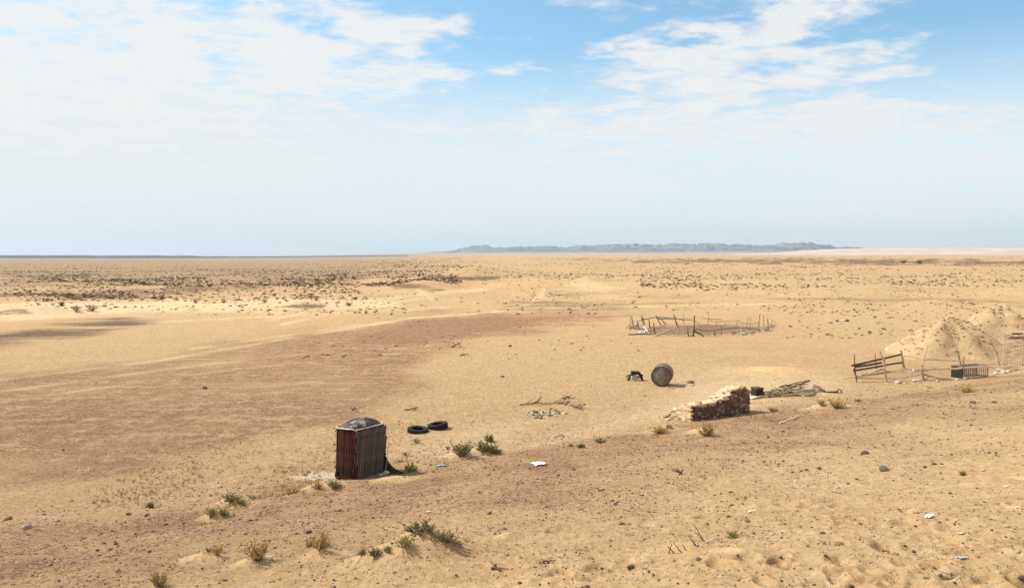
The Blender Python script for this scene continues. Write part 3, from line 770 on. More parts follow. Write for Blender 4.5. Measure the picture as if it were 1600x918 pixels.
# ------------------------------------------------------------------ stones
def stone_mb(seed, flat_=0.7, sub=1):
    rr = random.Random(seed)
    t = (1 + 5 ** .5) / 2
    v = [Vector(p).normalized() for p in ((-1, t, 0), (1, t, 0), (-1, -t, 0), (1, -t, 0), (0, -1, t), (0, 1, t), (0, -1, -t), (0, 1, -t), (t, 0, -1), (t, 0, 1), (-t, 0, -1), (-t, 0, 1))]
    f = [(0, 11, 5), (0, 5, 1), (0, 1, 7), (0, 7, 10), (0, 10, 11), (1, 5, 9), (5, 11, 4), (11, 10, 2), (10, 7, 6), (7, 1, 8), (3, 9, 4), (3, 4, 2), (3, 2, 6), (3, 6, 8), (3, 8, 9), (4, 9, 5), (2, 4, 11), (6, 2, 10), (8, 6, 7), (9, 8, 1)]
    if sub:
        cache = {}; nf = []
        def mid(a, b):
            k = (min(a, b), max(a, b))
            if k not in cache: v.append(((v[a] + v[b]) / 2).normalized()); cache[k] = len(v) - 1
            return cache[k]
        for a, b, c in f:
            x, y, z = mid(a, b), mid(b, c), mid(c, a); nf += [(a, x, z), (b, y, x), (c, z, y), (x, y, z)]
        f = nf
    ax = [Vector((rr.uniform(-1, 1), rr.uniform(-1, 1), rr.uniform(-1, 1))).normalized() for _ in range(5)]
    hs = [rr.uniform(0.55, 0.85) for _ in ax]
    out = []
    for p in v:
        q = p * (1 + rr.uniform(-.06, .06))
        for a, h in zip(ax, hs):                              # flat facets
            dd = q.dot(a)
            if dd > h: q = q - a * (dd - h)
        out.append(Vector((q.x * 1.15, q.y * 0.9, q.z * flat_)))
    return MB().add(out, f)
ST = [stone_mb(s) for s in range(5)]
STM = {k: [s.mesh('stone', M[k]) for s in ST] for k in ('stone_dark', 'stone_brown', 'stone_pale')}
def stone(px, py, wpx, kind, label, group=None, name='stone', cat='stone', sc=(1, 1, 1)):
    P = at(px, py); r_ = wpx * mpp(P) / 2.1
    o = link(name, rng.choice(STM[kind]), None, P + Vector((0, 0, r_ * 0.25)), (rng.uniform(-.2, .2), rng.uniform(-.2, .2), rng.uniform(0, 6.3)), (r_ * sc[0], r_ * sc[1], r_ * sc[2]))
    return tag(o, label, cat, group)
for px, py, w, k, lab in (
    (320, 607, 9, 'stone_dark', 'dark block alone on the reddish gravel flat at the left'),
    (99, 703, 5, 'stone_dark', 'small black stone on the gravel flat nearest the left edge'),
    (785, 589, 7, 'stone_dark', 'dark stone on the sand left of the black scrap'),
    (797, 541, 6, 'stone_dark', 'dark stone on the sand beyond the tank, right of the dead branch'),
    (595, 743, 9, 'stone_pale', 'round pale stone at the right foot of the hut, nearer one'),
    (604, 740, 11, 'stone_pale', 'pale upright stone at the right foot of the hut, farther one'),
    (40, 825, 14, 'stone_pale', 'white flat stone on the sand near the left edge'),
    (89, 814, 9, 'stone_pale', 'pale stone right of the white flat stone'),
    (70, 810, 7, 'stone_pale', 'little pale stone between two pale stones at the left'),
    (12, 811, 12, 'stone_brown', 'brown stone half sunk in the sand at the left edge'),
    (1311, 851, 14, 'stone_brown', 'brown stone with a lit top on the lower right sand'),
    (1285, 833, 9, 'stone_brown', 'smaller brown stone above left of the brown stone with a lit top'),
    (1207, 835, 8, 'stone_pale', 'white pebble beside a shallow footprint'),
    (1262, 853, 6, 'stone_dark', 'dark pebble left of the brown stone with a lit top'),
    (1168, 814, 10, 'stone_brown', 'brown stone above the green plant with twigs'),
    (1243, 752, 7, 'stone_pale', 'white pebble high on the right slope'),
    (1382, 735, 17, 'stone_dark', 'flat dark lump high on the right slope'),
    (1352, 709, 12, 'stone_dark', 'dark flat clod above the flat dark lump'),
    (1280, 732, 8, 'stone_dark', 'rightmost of three dark clods in a row on the slope'),
    (1260, 734, 6, 'stone_dark', 'middle of three dark clods in a row on the slope'),
    (1251, 736, 5, 'stone_dark', 'leftmost of three dark clods in a row on the slope'),
    (1414, 853, 6, 'stone_dark', 'small dark stone below the crumpled foil'),
    (1427, 862, 7, 'stone_dark', 'dark stone lower right of the crumpled foil'),
    (1447, 904, 9, 'stone_brown', 'brown stone near the bottom edge under the grey sheet scrap'),
    (1469, 899, 9, 'stone_brown', 'reddish brown stone near the bottom edge'),
    (1597, 903, 12, 'stone_dark', 'dark stone cut by the lower right corner'),
    (1330, 916, 9, 'stone_dark', 'dark stone cut by the bottom edge'),
    (1460, 888, 6, 'stone_dark', 'small dark stone above the reddish brown stone'),
    (1469, 816, 5, 'stone_dark', 'dark pebble right of the crumpled foil'),
    (985, 886, 12, 'stone_dark', 'dark cracked clod on the sand at the lower centre'),
    (1092, 874, 9, 'stone_dark', 'dark clod at the rim of a footprint under the twigs'),
    (770, 889, 7, 'stone_dark', 'dark stub of stone below the big sand mound'),
    (765, 802, 7, 'stone_dark', 'dark stone on the slope above the big sand mound'),
    (631, 820, 6, 'stone_dark', 'dark stone on the gravel above the big sand mound'),
    (163, 849, 7, 'stone_dark', 'black stone on the lower left gravel, left of a pair'),
    (181, 850, 7, 'stone_dark', 'black stone on the lower left gravel, right of a pair'),
    (234, 862, 7, 'stone_dark', 'black stone right below the pair of black stones'),
    (384, 834, 6, 'stone_dark', 'black stone above the large dry yellow bush'),
    (482, 832, 10, 'stone_dark', 'black flat stone above the yellow bush on the mound'),
    (463, 834, 6, 'stone_dark', 'small black stone left of the black flat stone'),
    (79, 883, 7, 'stone_dark', 'black stone near the lower left corner'),
    (1014, 800, 5, 'stone_dark', 'dark pebble alone on the middle of the slope'),
    (1052, 835, 5, 'stone_dark', 'dark pebble left of the broken twigs'),
    (812, 911, 8, 'stone_dark', 'dark stone near the bottom edge at the centre'),
    (961, 787, 6, 'stone_dark', 'dark pebble on the slope left of the broken twigs'),
    (1290, 868, 7, 'stone_dark', 'dark sliver of stone left below the brown stone with a lit top'),
    (1573, 761, 9, 'stone_pale', 'white stone on the slope near the right edge'),
    (1536, 735, 8, 'stone_pale', 'pale stone beside the small green weed'),
    (1574, 823, 9, 'stone_pale', 'pale grey stone near the right edge below the white stone'),
    (1591, 861, 9, 'stone_pale', 'white stone at the right edge near the bottom')):
    stone(px, py, w, k, lab, 'single stones lying on the sand')
nst = 0
while nst < 90:                                              # more stones like them, which nothing tells apart
    px, py = rng.uniform(20, 1590), rng.uniform(700, 914)
    if py < 860 - 0.16 * px: continue
    k = rng.choice(['stone_dark'] * 3 + ['stone_brown', 'stone_pale']); w = rng.uniform(3.0, 5.5)
    stone(px, py, w, k, {'stone_dark': 'dark', 'stone_brown': 'brown', 'stone_pale': 'pale'}[k] + (' loose pebble ' if w > 4.2 else ' little pebble ') + where(px, py, MARKS_NEAR), 'pebbles on the near slope'); nst += 1

# gravel and dry litter on the slope
def scatter_gravel():
    n = 62000
    a = np.radians(nrg.uniform(-35, 35, n)); r_ = np.exp(nrg.uniform(math.log(7.2), math.log(46), n))
    x = r_ * np.sin(a); y = r_ * np.cos(a)
    f = foot(x, y); w = sst(f, -3, 1.0) * (1 - 0.72 * sst(f + 3 * fbm(x, y, 5, 3, 131), 7, 15)) + 0.04
    w = w * np.clip(0.55 + 0.9 * fbm(x, y, 1.6, 3, 321), 0.05, 1.2)
    w = w * (1 - 0.92 * drift(x, y)); keep = nrg.random(n) < w; x, y, r_ = x[keep], y[keep], r_[keep]; n = len(x); z = H(x, y)
    s = np.exp(nrg.normal(math.log(0.0095), 0.45, n)) * (r_ / 10) ** 0.55; s = np.minimum(s, 0.05)
    o = np.array([(1, 0, 0), (0, 1, 0), (-1, 0, 0), (0, -1, 0), (0, 0, 1), (0, 0, -0.6)], np.float32)
    jit = nrg.uniform(0.65, 1.35, (n, 6, 3)).astype(np.float32)
    sx = np.stack([s * nrg.uniform(.8, 1.7, n), s * nrg.uniform(.7, 1.1, n), s * nrg.uniform(.4, .85, n)], 1)
    v = o[None] * jit * sx[:, None, :]
    th = nrg.uniform(0, 6.28, n); c, sn = np.cos(th)[:, None], np.sin(th)[:, None]
    V = np.stack([v[:, :, 0] * c - v[:, :, 1] * sn + x[:, None], v[:, :, 0] * sn + v[:, :, 1] * c + y[:, None], v[:, :, 2] + z[:, None] + s[:, None] * 0.2], -1).reshape(-1, 3)
    fo = np.array([(0, 1, 4), (1, 2, 4), (2, 3, 4), (3, 0, 4), (1, 0, 5), (2, 1, 5), (3, 2, 5), (0, 3, 5)])
    Fq = (fo[None] + (np.arange(n) * 6)[:, None, None]).reshape(-1, 3)
    mi = np.repeat(nrg.choice(3, n, p=[0.42, 0.43, 0.15]), 8)
    tag(link('gravel', raw_mesh('gravel', V, Fq, [M['stone_dark'], M['stone_brown'], M['stone_pale']], mi)), 'fine dark and brown gravel strewn over the near slope', 'gravel', kind='stuff')
scatter_gravel()
def scatter_litter(n, region, name, label, mats, smin, smax, blades=5):
    """dry grass tufts and twigs: a few thin blades each"""
    pts = []
    while len(pts) < n:
        px, py = rng.uniform(*region[0]), rng.uniform(*region[1])
        if region[2](px, py): pts.append((px, py))
    pa = np.array(pts); w_ = (HORIZON + 0.5 - pa[:, 1]) / F; X = (pa[:, 0] - PW / 2) / F
    Y = np.zeros(n); done = np.zeros(n, bool)
    for yy in np.geomspace(6, 90, 260):
        hit = ~done & (CZ + w_ * yy <= H0(X * yy, np.full(n, yy))); Y[hit] = yy; done |= hit
    Y[~done] = 60; Y *= nrg.uniform(0.99, 1.0, n)
    x = X * Y; z = H(x, Y); V = []; Fq = []; mi = []
    for i in range(n):
        s = rng.uniform(smin, smax)
        for k in range(blades):
            a = rng.uniform(0, 6.28); t = rng.uniform(0.2, 1.45); d = Vector((math.cos(a) * math.sin(t), math.sin(a) * math.sin(t), math.cos(t))) * s * rng.uniform(.5, 1); sd_ = Vector((-math.sin(a), math.cos(a), 0)) * s * 0.06
            b = Vector((x[i], Y[i], z[i])) + Vector((rng.uniform(-.3, .3), rng.uniform(-.3, .3), 0)) * s
            o = len(V); V += [b - sd_, b + sd_, b + d * .6 + sd_ * .8, b + d]; Fq.append((o, o + 1, o + 2, o + 3)); mi.append(0 if rng.random() < .6 else 1)
    tag(link(name, raw_mesh(name, [tuple(v) for v in V], Fq, mats, mi)), label, 'dry grass', kind='stuff')
scatter_litter(1500, ((120, 700), (660, 800), lambda x, y: y < 858 - 0.165 * x and y > 760 - 0.17 * x + rng.uniform(-30, 30) and (math.sin(x * .031 + y * .05) + rng.uniform(-1.2, 1.2) > 0.1)), 'dry_grass', 'thin dry grass tufts on the sand left of and behind the hut', [M['leaf_brown'], M['leaf_olive']], 0.05, 0.14)
scatter_litter(2600, ((0, 1640), (650, 918), lambda x, y: y > 872 - 0.17 * x), 'dry_litter', 'bits of dry twig and stalk strewn over the near slope', [M['twig'], M['leaf_brown']], 0.025, 0.075, 3)
scatter_litter(700, ((620, 1330), (560, 700), lambda x, y: y < 858 - 0.165 * x and (math.sin(x * .021 - y * .06) + rng.uniform(-1, 1) > 0)), 'sparse_grass', 'sparse dry stalks on the yard between hut and fence', [M['leaf_brown'], M['twig']], 0.04, 0.12, 4)
# ------------------------------------------------------------------ the metal hut
def wob(pts, n, amp, rr=rng):
    """a crooked line through pts"""
    pts = [Vector(p) for p in pts]; out = []
    for a, b in zip(pts, pts[1:]):
        for k in range(n): out.append(a.lerp(b, k / n) + (Vector((rr.uniform(-1, 1), rr.uniform(-1, 1), rr.uniform(-1, 1))) * amp if (k or len(out)) else Vector()))
    return out + [pts[-1]]

Pf = at(552, 748.5); s0 = mpp(Pf)
hut = thing('metal_hut', 'rusty dark red and grey corrugated hut with a domed patched roof', 'hut', Pf)
dl = Vector((-0.60, 0.45, 0)).normalized(); dr = Vector((0.80, 1.0, 0)).normalized()
WL, WR, HH = 33 * s0 / 0.80, 42 * s0 / 0.625, 77 * s0
# slats of corrugated sheet: the left face dark red, the right face grey brown and leaning
def slat_mesh(name, L, w, d, mat, rr, ragged, edge):
    mb = MB(); n = 8; V = []
    for j in range(n + 1):
        z = L * j / n
        for k in range(5):
            a = math.pi * k / 4; x = -math.cos(a) * w / 2 * (1 + (rr.uniform(-ragged, ragged) if k in (0, 4) else 0)); V.append((x, -math.sin(a) * d - 0.004, z + (rr.uniform(-.02, .02) if j in (0, n) else 0)))
    F_ = [(j * 5 + k, j * 5 + k + 1, (j + 1) * 5 + k + 1, (j + 1) * 5 + k) for j in range(n) for k in range(4)]; MI = [1 if (k == 0 and rr.random() < edge) else 0 for j in range(n) for k in range(4)]  # one side of each ridge gets the painted pale light
    V += [(-w / 2, 0.004, 0), (w / 2, 0.004, 0), (w / 2, 0.004, L), (-w / 2, 0.004, L)]; o = (n + 1) * 5
    F_ += [(o, o + 3, o + 2, o + 1), (0, o, o + 1, 4), (n * 5 + 4, o + 2, o + 3, n * 5), (0, n * 5, o + 3, o), (4, o + 1, o + 2, n * 5 + 4)]
    mb.add(V, F_); mb.mi = MI + [0] * 5; return mb.mesh(name, [mat, M['ridge_light']])
core = MB()
q = [(dl + dr) * 0.09, dl * (WL - 0.09) + dr * 0.09, dl * (WL - 0.09) + dr * (WR - 0.09), dl * 0.09 + dr * (WR - 0.09)]
core.add([p + Vector((0, 0, -0.08)) for p in q] + [p + Vector((0, 0, HH - 0.05)) for p in q], [(0, 3, 2, 1), (4, 5, 6, 7), (0, 1, 5, 4), (1, 2, 6, 5), (2, 3, 7, 6), (3, 0, 4, 7)])
core.build('lining', M['black'], hut)
rr = random.Random(21)
# the plan is a rectangle with rounded corners; slats stand along it, their feet a little outwards
RC = 0.17
def plan_path():
    cs_ = [Vector(), dr * WR, dr * WR + dl * WL, dl * WL]; pts = []
    for i in range(4):
        c, p_, n_ = cs_[i], cs_[i - 1], cs_[(i + 1) % 4]
        a_ = c + (p_ - c).normalized() * RC; b_ = c + (n_ - c).normalized() * RC
        for k in range(7):
            t = k / 6; pts.append(a_ * (1 - t) ** 2 + c * (2 * t * (1 - t)) + b_ * t * t)
    return pts
path = plan_path(); path.append(path[0]); cum = [0.0]
for a, b in zip(path, path[1:]): cum.append(cum[-1] + (b - a).length)
def along(sv):
    sv = sv % cum[-1]; k = max(i for i in range(len(cum) - 1) if cum[i] <= sv + 1e-9); t = (sv - cum[k]) / max(cum[k + 1] - cum[k], 1e-9)
    return path[k].lerp(path[k + 1], t), (path[k + 1] - path[k]).normalized()
n_sl = 66; w = cum[-1] / n_sl
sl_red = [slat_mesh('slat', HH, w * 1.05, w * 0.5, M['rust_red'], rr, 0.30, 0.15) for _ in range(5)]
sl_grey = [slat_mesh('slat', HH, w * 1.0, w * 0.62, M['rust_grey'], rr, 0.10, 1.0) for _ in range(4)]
sR = cum[6] - 0.06; eR = cum[6] + WR - 2 * RC + RC * .8                # where the leaning sheets of the right face begin and end
lean = R(8.0)
for i in range(-8, n_sl):
    sv = (i + .5) * w; z0, L = 0.0, HH
    on_right = sR <= sv <= eR or i < 0
    if i < 0:                                                     # sheets that start higher up because of the lean
        k = -i; z0 = k * w / math.tan(lean); sv = sR + .01; L = HH - z0
        if L < .15: continue
    p, tg = along(sv); ang = math.atan2(tg.y, tg.x)
    if on_right:
        room = max(eR + .06 - sv, .02) / math.tan(lean); L = min(L, room); 
        if L < .12: L = .12
    lap = 0.0 if on_right else 0.004
    L *= rr.uniform(0.975, 1.012)
    out = Vector((tg.y, -tg.x, 0))
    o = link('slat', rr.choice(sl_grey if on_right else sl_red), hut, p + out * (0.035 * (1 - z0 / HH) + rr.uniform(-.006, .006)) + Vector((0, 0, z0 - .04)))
    M4 = Matrix.Rotation(ang, 4, 'Z') @ Matrix.Rotation(-R(1.5) + rr.uniform(-.008, .004), 4, 'X') @ Matrix.Rotation((lean if on_right else rr.uniform(-.012, .012)), 4, 'Y')
    o.rotation_euler = M4.to_euler(); o.scale = (1, 1, L / HH)
# domed roof: ribbed sheet, pale rim, torn pale patch
def roofp(u, v, lift=0.0):
    cu, cv = 2 * u - 1, 2 * v - 1
    q_ = math.sqrt(max(1 - .22 * cu * cu * cv * cv * (cu * cu + cv * cv) / 2, .1)); p = (dl * WL + dr * WR) / 2 + dl * (WL * cu / 2 * q_) + dr * (WR * cv / 2 * q_)
    rise = 0.235 * (1 - abs(cu) ** 2.2) ** 0.75 * (1 - abs(cv) ** 2.2) ** 0.75 if abs(cu) < 1 and abs(cv) < 1 else 0
    return Vector((p.x, p.y, HH - 0.02 + rise + lift + 0.009 * math.sin(u * 2 * math.pi * 13)))
MB().grid(lambda u, v: roofp(0.03 + u * .94, 0.03 + v * .94), 64, 26).build('roof', M['rust_grey'], hut, smooth_=True)
pn = np.random.default_rng(3).uniform(-1, 1, (20, 20))
MB().grid(lambda u, v: roofp(0.06 + u * .34 + 0.05 * math.sin(v * 9), 0.10 + v * .42 + 0.05 * math.sin(u * 8 + 1), 0.022 + 0.014 * pn[int(u * 14)][int(v * 14)]), 14, 14).build('roof_patch', M['old_tin'], hut)
rp = [p + (p - (dl * WL + dr * WR) / 2).normalized() * .015 + Vector((0, 0, HH + .01 + .02 * math.sin(k * .9) + rr.uniform(-.008, .008))) for k, p in enumerate(path)]
rp[-1] = rp[0]
MB().tube(rp, 0.021, 6, cap=False).build('roof_rim', M['pale_rim'], hut)
# corner flap, tattered edge, and a dark sheet that drapes from the right corner onto the sand
cr = dr * WR
def drape(u, v):
    """a torn sheet that hangs from the corner and spreads over the sand"""
    out = -0.06 + 0.62 * u; zt = 0.04 + HH * 0.52 * (1 - u) ** 2.8
    p = cr + Vector((out, -0.10 - .10 * u + .05 * math.sin(u * 9 + v * 3) - 0.16 * (1 - v) * (1 - u), 0)); g = gz(Pf.x + p.x, Pf.y + p.y) - Pf.z
    p.z = g - .03 + (zt + .03) * v; return p
MB().grid(drape, 16, 8).build('draped_sheet', M['black'], hut)
stk = MB()
for i in range(60):                                           # ragged ends along the upright edges
    e = rr.choice([dl * WL, Vector(), cr, cr]); z = rr.uniform(0.05, HH)
    d = Vector((rr.uniform(-1, 1), rr.uniform(-1, .2), rr.uniform(-.8, .3))).normalized() * rr.uniform(.04, .11)
    stk.tube([e + Vector((0, 0, z)), e + Vector((0, 0, z)) + d], [0.012, 0.004], 4)
stk.build('ragged_edge', M['rust_red'], hut)
def tyre(loc, rad_, wid, rot, label, parts=True):
    t = thing('tyre', label, 'tyre', loc, rot, 'old tyres lying about')
    inner = rad_ * 0.56; h = wid / 2
    MB().lathe([(rad_ * 0.965, -h), (rad_, -h * .7), (rad_ * 1.005, 0), (rad_, h * .7), (rad_ * 0.965, h), (rad_ * .93, h * 0.9), (rad_ * .93, -h * .9)], 40, closed=True).build('tread', M['rubber'], t)
    sw = MB()
    for sg in (-1, 1): sw.lathe([(rad_ * .955, sg * h), (rad_ * .82, sg * h * 1.10), (rad_ * .66, sg * h * 1.0), (inner, sg * h * .82), (inner * .99, sg * h * .6), (inner * 1.12, sg * h * .6), (rad_ * .9, sg * h * .85)], 40)
    sw.build('sidewall', M['rubber'], t, smooth_=True)
    lug = MB()
    for k in range(34):
        a = k * 2 * math.pi / 34
        for sg in (-1, 1): lug.box((rad_ * 1.005 * math.cos(a), rad_ * 1.005 * math.sin(a), sg * h * .5), (0.018, rad_ * .10, h * .7), Matrix.Rotation(a, 3, 'Z'))
    lug.build('tread_blocks', M['rubber'], t)
    return t
P = at(653, 674); r_ = 16.0 * mpp(P); tyre(P + Vector((0, 0.0, 0.04)), r_, 0.19, (R(5), R(3), 0.3), 'black tyre half sunk in the sand, nearer the hut of the two')
P = at(684, 669); r_ = 15.5 * mpp(P); tyre(P + Vector((0, 0.0, 0.10)), r_, 0.20, (R(-7), R(-4), 1.3), 'black tyre lying on the sand, farther from the hut of the two')
P = at(532, 746); tyre(P + Vector((0.02, -0.05, 0.11)), 0.155, 0.13, (R(62), R(12), 0.4), 'small black tyre leaning at the left foot of the hut')
def pole(name, label, cat, a, b, r_, mat, amp=0.012, n=7, group=None, taper=0.7):
    a, b = Vector(a), Vector(b); pts = wob([a, b], n, amp); mb = MB(); mb.tube([p - a for p in pts], [r_ * (1 - (1 - taper) * k / (len(pts) - 1)) for k in range(len(pts))], 6)
    o = mb.build(name, M[mat], None, a, True); return tag(o, label, cat, group)
a = at(602, 742); pole('stick', 'thin pale stick leaning against the right edge of the hut', 'stick', a, pt(607.5, 688, a.y - 0.05), 0.012, 'wood')
a, b = at(506, 753), at(572, 753); up = Vector((0, 0, .03)); pole('pole', 'long thin pole lying on the sand in front of the hut', 'pole', a + up, b + up, 0.018, 'wood_pale')
a, b = at(606, 741), at(634, 740); pole('hose', 'dark hose end running from the draped sheet along the sand', 'hose', a + up, b + up, 0.020, 'black')

# ------------------------------------------------------------------ the tank
Pt = at(1033, 604); st_ = mpp(Pt); rt = 15.4 * st_
tank = thing('steel_tank', 'rusty round steel tank on its side with a pale strip down its end', 'tank', Pt)
axis = Vector((0.30, 1.0, 0.02)).normalized(); Lt = 1.05
xa = axis.cross(Vector((0, 0, 1))).normalized(); za = xa.cross(axis)
T = Matrix((xa, za, axis)).transposed().to_4x4(); cen = Vector((0, 0, rt + 0.03)); T = Matrix.Translation(cen) @ T
def tank_fn(P_, bs):
    n = noise(P_, 3.2, 6, 0.62); n2 = noise(P_, 14, 4, 0.6)
    c = mixc(smooth(n, 0.36, 0.6), (0.130, 0.105, 0.086), (0.255, 0.215, 0.180))
    c = mixc(smooth(n + (n2 - .5) * .3 + smooth(separate(P_)[0], -0.05, 0.3, 0, 0.10), 0.52, 0.62, 0, .9), c, (0.165, 0.060, 0.030))
    c = mixc(smooth(n2 + (n - .5) * .4, 0.62, 0.70, 0, .8), c, (0.36, 0.32, 0.27))
    bump(bs, n2, 0.006, 0.7); return c
M['tank_pale'] = simple('worn_pale_paint', (0.13, 0.10, 0.085), (0.36, 0.31, 0.26), 9, 0.7, vary=0.05)
M['tank'] = material('rusty_tank_steel', tank_fn, 0.6, 0.35)
MB().lathe([(rt * .985, 0.0), (rt, 0.02), (rt, Lt), (rt * .985, Lt + .02)], 48, mat=T).build('shell', M['tank'], tank, smooth_=True)
for z0, sg in ((0.03, -1), (Lt - 0.03, 1)):
    MB().lathe([(rt * .99, z0), (rt * .93, z0 + sg * .005), (rt * .70, z0 + sg * .035), (rt * .35, z0 + sg * .052), (0.001, z0 + sg * .058)], 48, mat=T).build('end_plate', M['tank'], tank, smooth_=True)
for z0 in (0.0, Lt * 0.36, Lt):
    MB().lathe([(rt * .97, z0 - .014), (rt * 1.03, z0 - .014), (rt * 1.03, z0 + .014), (rt * .97, z0 + .014)], 48, mat=T, closed=True).build('hoop', M['rust_grey'], tank)
stp = MB()
stp.box((0, 0, 0), (0.055, rt * 1.80, 0.012)); 
o = stp.build('end_strip', M['tank_pale'], tank); o.matrix_local = T @ Matrix.Translation((0.0, 0, -0.045))
o = MB().lathe([(0.001, -.012), (.15, -.010), (.155, 0.0), (.001, 0.0)], 20).build('end_patch', M['tank_pale'], tank); o.matrix_local = T @ Matrix.Translation((-rt * .34, 0.02, -0.020)) @ Matrix.Diagonal((0.62, 1.25, 1, 1))
for i, (px, py, w, lab) in enumerate(((1031, 606, 5, 'pale chock stone under the front of the tank'), (1043, 606.5, 6, 'pale chock stone in the shadow right of the tank'), (1083, 602, 6, 'pale stone at the tip of the tank shadow'))):
    stone(px, py, w, 'stone_pale', lab, 'single stones lying on the sand')
stone(1079, 598, 12, 'stone_brown', 'brown block beyond the tip of the tank shadow', 'single stones lying on the sand', sc=(1, .8, .8))
def slab(px, py, size, rot, mat, name, label, cat, lift=0.5):
    P = at(px, py); mb = MB(); mb.box((0, 0, 0), size, None, 0, 0.06)
    return tag(mb.build(name, M[mat], None, P + Vector((0, 0, size[2] * lift))), label, cat), rot
o, r0 = slab(1051, 607, (0.26, .12, .06), 0.1, 'stone_pale', 'block', 'grey block lying at the edge of the tank shadow', 'block'); o.rotation_euler = (0, 0, .1)

# black scrap left of the tank
Ps = at(993, 594); ss = mpp(Ps)
scrap = thing('scrap_machine', 'black burnt scrap frame on splayed legs with a pale lump under it', 'scrap', Ps)
W_ = 13 * ss
MB().box((0, 0, 12.3 * ss), (W_, .36, 0.13), Matrix.Rotation(.03, 3, 'Y'), 0, .12).box((.02, 0, 10.5 * ss), (W_ * 1.15, .28, .07), None, 0, .1).build('top_plate', M['black'], scrap)
for sx, sy, ex in ((-1, -1, -.42), (1, -1, .36), (-1, 1, -.30), (1, 1, .34)):
    MB().tube(wob([(sx * W_ * .42, sy * .13, 10.5 * ss), (ex * 0.9, sy * .16, 5 * ss), (ex, sy * .18, -.02)], 3, .02), [.045] * 6 + [.02], 6).build('leg', M['black'], scrap)
MB().tube(wob([(-W_ * .4, -.1, 9 * ss), (-.45, -.12, 8 * ss), (-.50, -.1, 4.5 * ss)], 3, .02), .035, 6).build('bent_bar', M['black'], scrap)
MB().tube(wob([(W_ * .4, -.1, 10 * ss), (.38, -.1, 8 * ss)], 3, .02), .05, 6).build('bent_bar', M['black'], scrap)
mb = stone_mb(77); mb.v = [(x * .24, y * .2, z * .20 + .17) for x, y, z in mb.v]; mb.build('pale_lump', M['tin'], scrap)

# ------------------------------------------------------------------ brick stack and fallen bricks
def soft_brick(l, w, h, rr):
    mb = MB(); mb.box((0, 0, 0), (l, w, h), None, 0, 0.05, rr); return mb
Pa, Pb = at(1084, 658), at(1173, 644)
fdv = (Pb - Pa); fdv.z = 0; Ls = fdv.length; fx_ = fdv.normalized(); fn_ = Vector((-fx_.y, fx_.x, 0))       # along the face, and away from it
ss = mpp(Pa.lerp(Pb, .5))
stack = thing('brick_stack', 'stepped stack of old bricks, dark on the shaded side, beside the wood pile', 'brick stack', Pa)
rr = random.Random(5)
bh, bw, bl = 0.078, 0.132, 0.25
ncol = int(Ls / bw); zslope = (Pb.z - Pa.z) / ncol
def rows_at(t): return interp(t, [(0, 8.5), (.12, 9.2), (.35, 9.3), (.50, 10.0), (.58, 11.2), (.66, 13.2), (.75, 14.2), (.93, 14.6), (.97, 13.2), (1, 12.2)])
hdr = [soft_brick(bw * .93, bl, bh * .90, rr).mesh('brick', M['brick']) for _ in range(5)]
hdr_p = [soft_brick(bw * .93, bl, bh * .90, rr).mesh('brick', M['brick_pale']) for _ in range(3)]
angs = math.atan2(fx_.y, fx_.x); nb = 0; fill = MB(); RZ = Matrix.Rotation(angs, 3, 'Z')
for i in range(ncol):
    t = (i + .5) / ncol; top = rows_at(t) + rr.uniform(-.6, .5)
    n = int(round(top))
    for j in range(n):
        off = 0.03 * math.sin(j * 2.1) + rr.uniform(-.018, .018)
        c = fx_ * ((i + .5 + (0.12 if j % 2 else -.12)) * bw) + fn_ * (bl / 2 + off) + Vector((0, 0, i * zslope + (j + .5) * bh - .05))
        if nb < 270:
            pale_ = j >= n - 1 or (t < .62 and j >= n - 2 and rr.random() < .5)  # sunlight on the top courses is painted by swapping in paler brick
            o = link('brick', rr.choice(hdr_p if pale_ else hdr), stack, c, (rr.uniform(-.03, .03), rr.uniform(-.03, .03), angs + rr.uniform(-.06, .06))); nb += 1
        else: fill.box(c, (bw * .93, bl, bh * .9), RZ, 0, .05, rr)
    for dpt, cut in ((1, -.4), (2, -1.0)):                     # the rows behind
        m = int(max(n + cut + rr.uniform(-.8, .6), 2))
        for j in range(m):
            fill.box(fx_ * ((i + .5) * bw) + fn_ * (bl * (dpt + .52) + rr.uniform(-.02, .02)) + Vector((0, 0, i * zslope + (j + .5) * bh - .05)), (bw * .95, bl * .96, bh * .93), RZ @ Matrix.Rotation(rr.uniform(-.05, .05), 3, 'Z'), 0 if j < m - 1 else 1, .05, rr)  # uppermost row paler too, with the sunlight in its colour
tag(fill.build('inner_bricks', [M['brick'], M['brick_pale']], stack), kind='stuff')
MB().box(fx_ * (Ls * .5) + fn_ * (bl * .49) + Vector((0, 0, .30 + zslope * ncol / 2)), (Ls - .12, bl * .7, .62), RZ).box(fx_ * (Ls * .80) + fn_ * (bl * .49) + Vector((0, 0, .55 + zslope * ncol * .8)), (Ls * .34, bl * .7, .8), RZ).build('mortar', M['mortar'], stack)
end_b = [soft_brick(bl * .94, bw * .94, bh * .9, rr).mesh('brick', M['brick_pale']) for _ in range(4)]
for j in range(9):                                             # the left end, its sunlight painted in with paler brick
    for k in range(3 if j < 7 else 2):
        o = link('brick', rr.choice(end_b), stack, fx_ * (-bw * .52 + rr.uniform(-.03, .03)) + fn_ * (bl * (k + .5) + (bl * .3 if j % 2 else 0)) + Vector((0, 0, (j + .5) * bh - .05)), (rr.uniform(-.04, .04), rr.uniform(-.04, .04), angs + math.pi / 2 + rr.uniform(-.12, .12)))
fb = [soft_brick(.25, .12, .07, rr).mesh('fallen_brick', M['brick_pale']) for _ in range(3)] + [soft_brick(.25, .12, .07, rr).mesh('fallen_brick', M['brick'])]
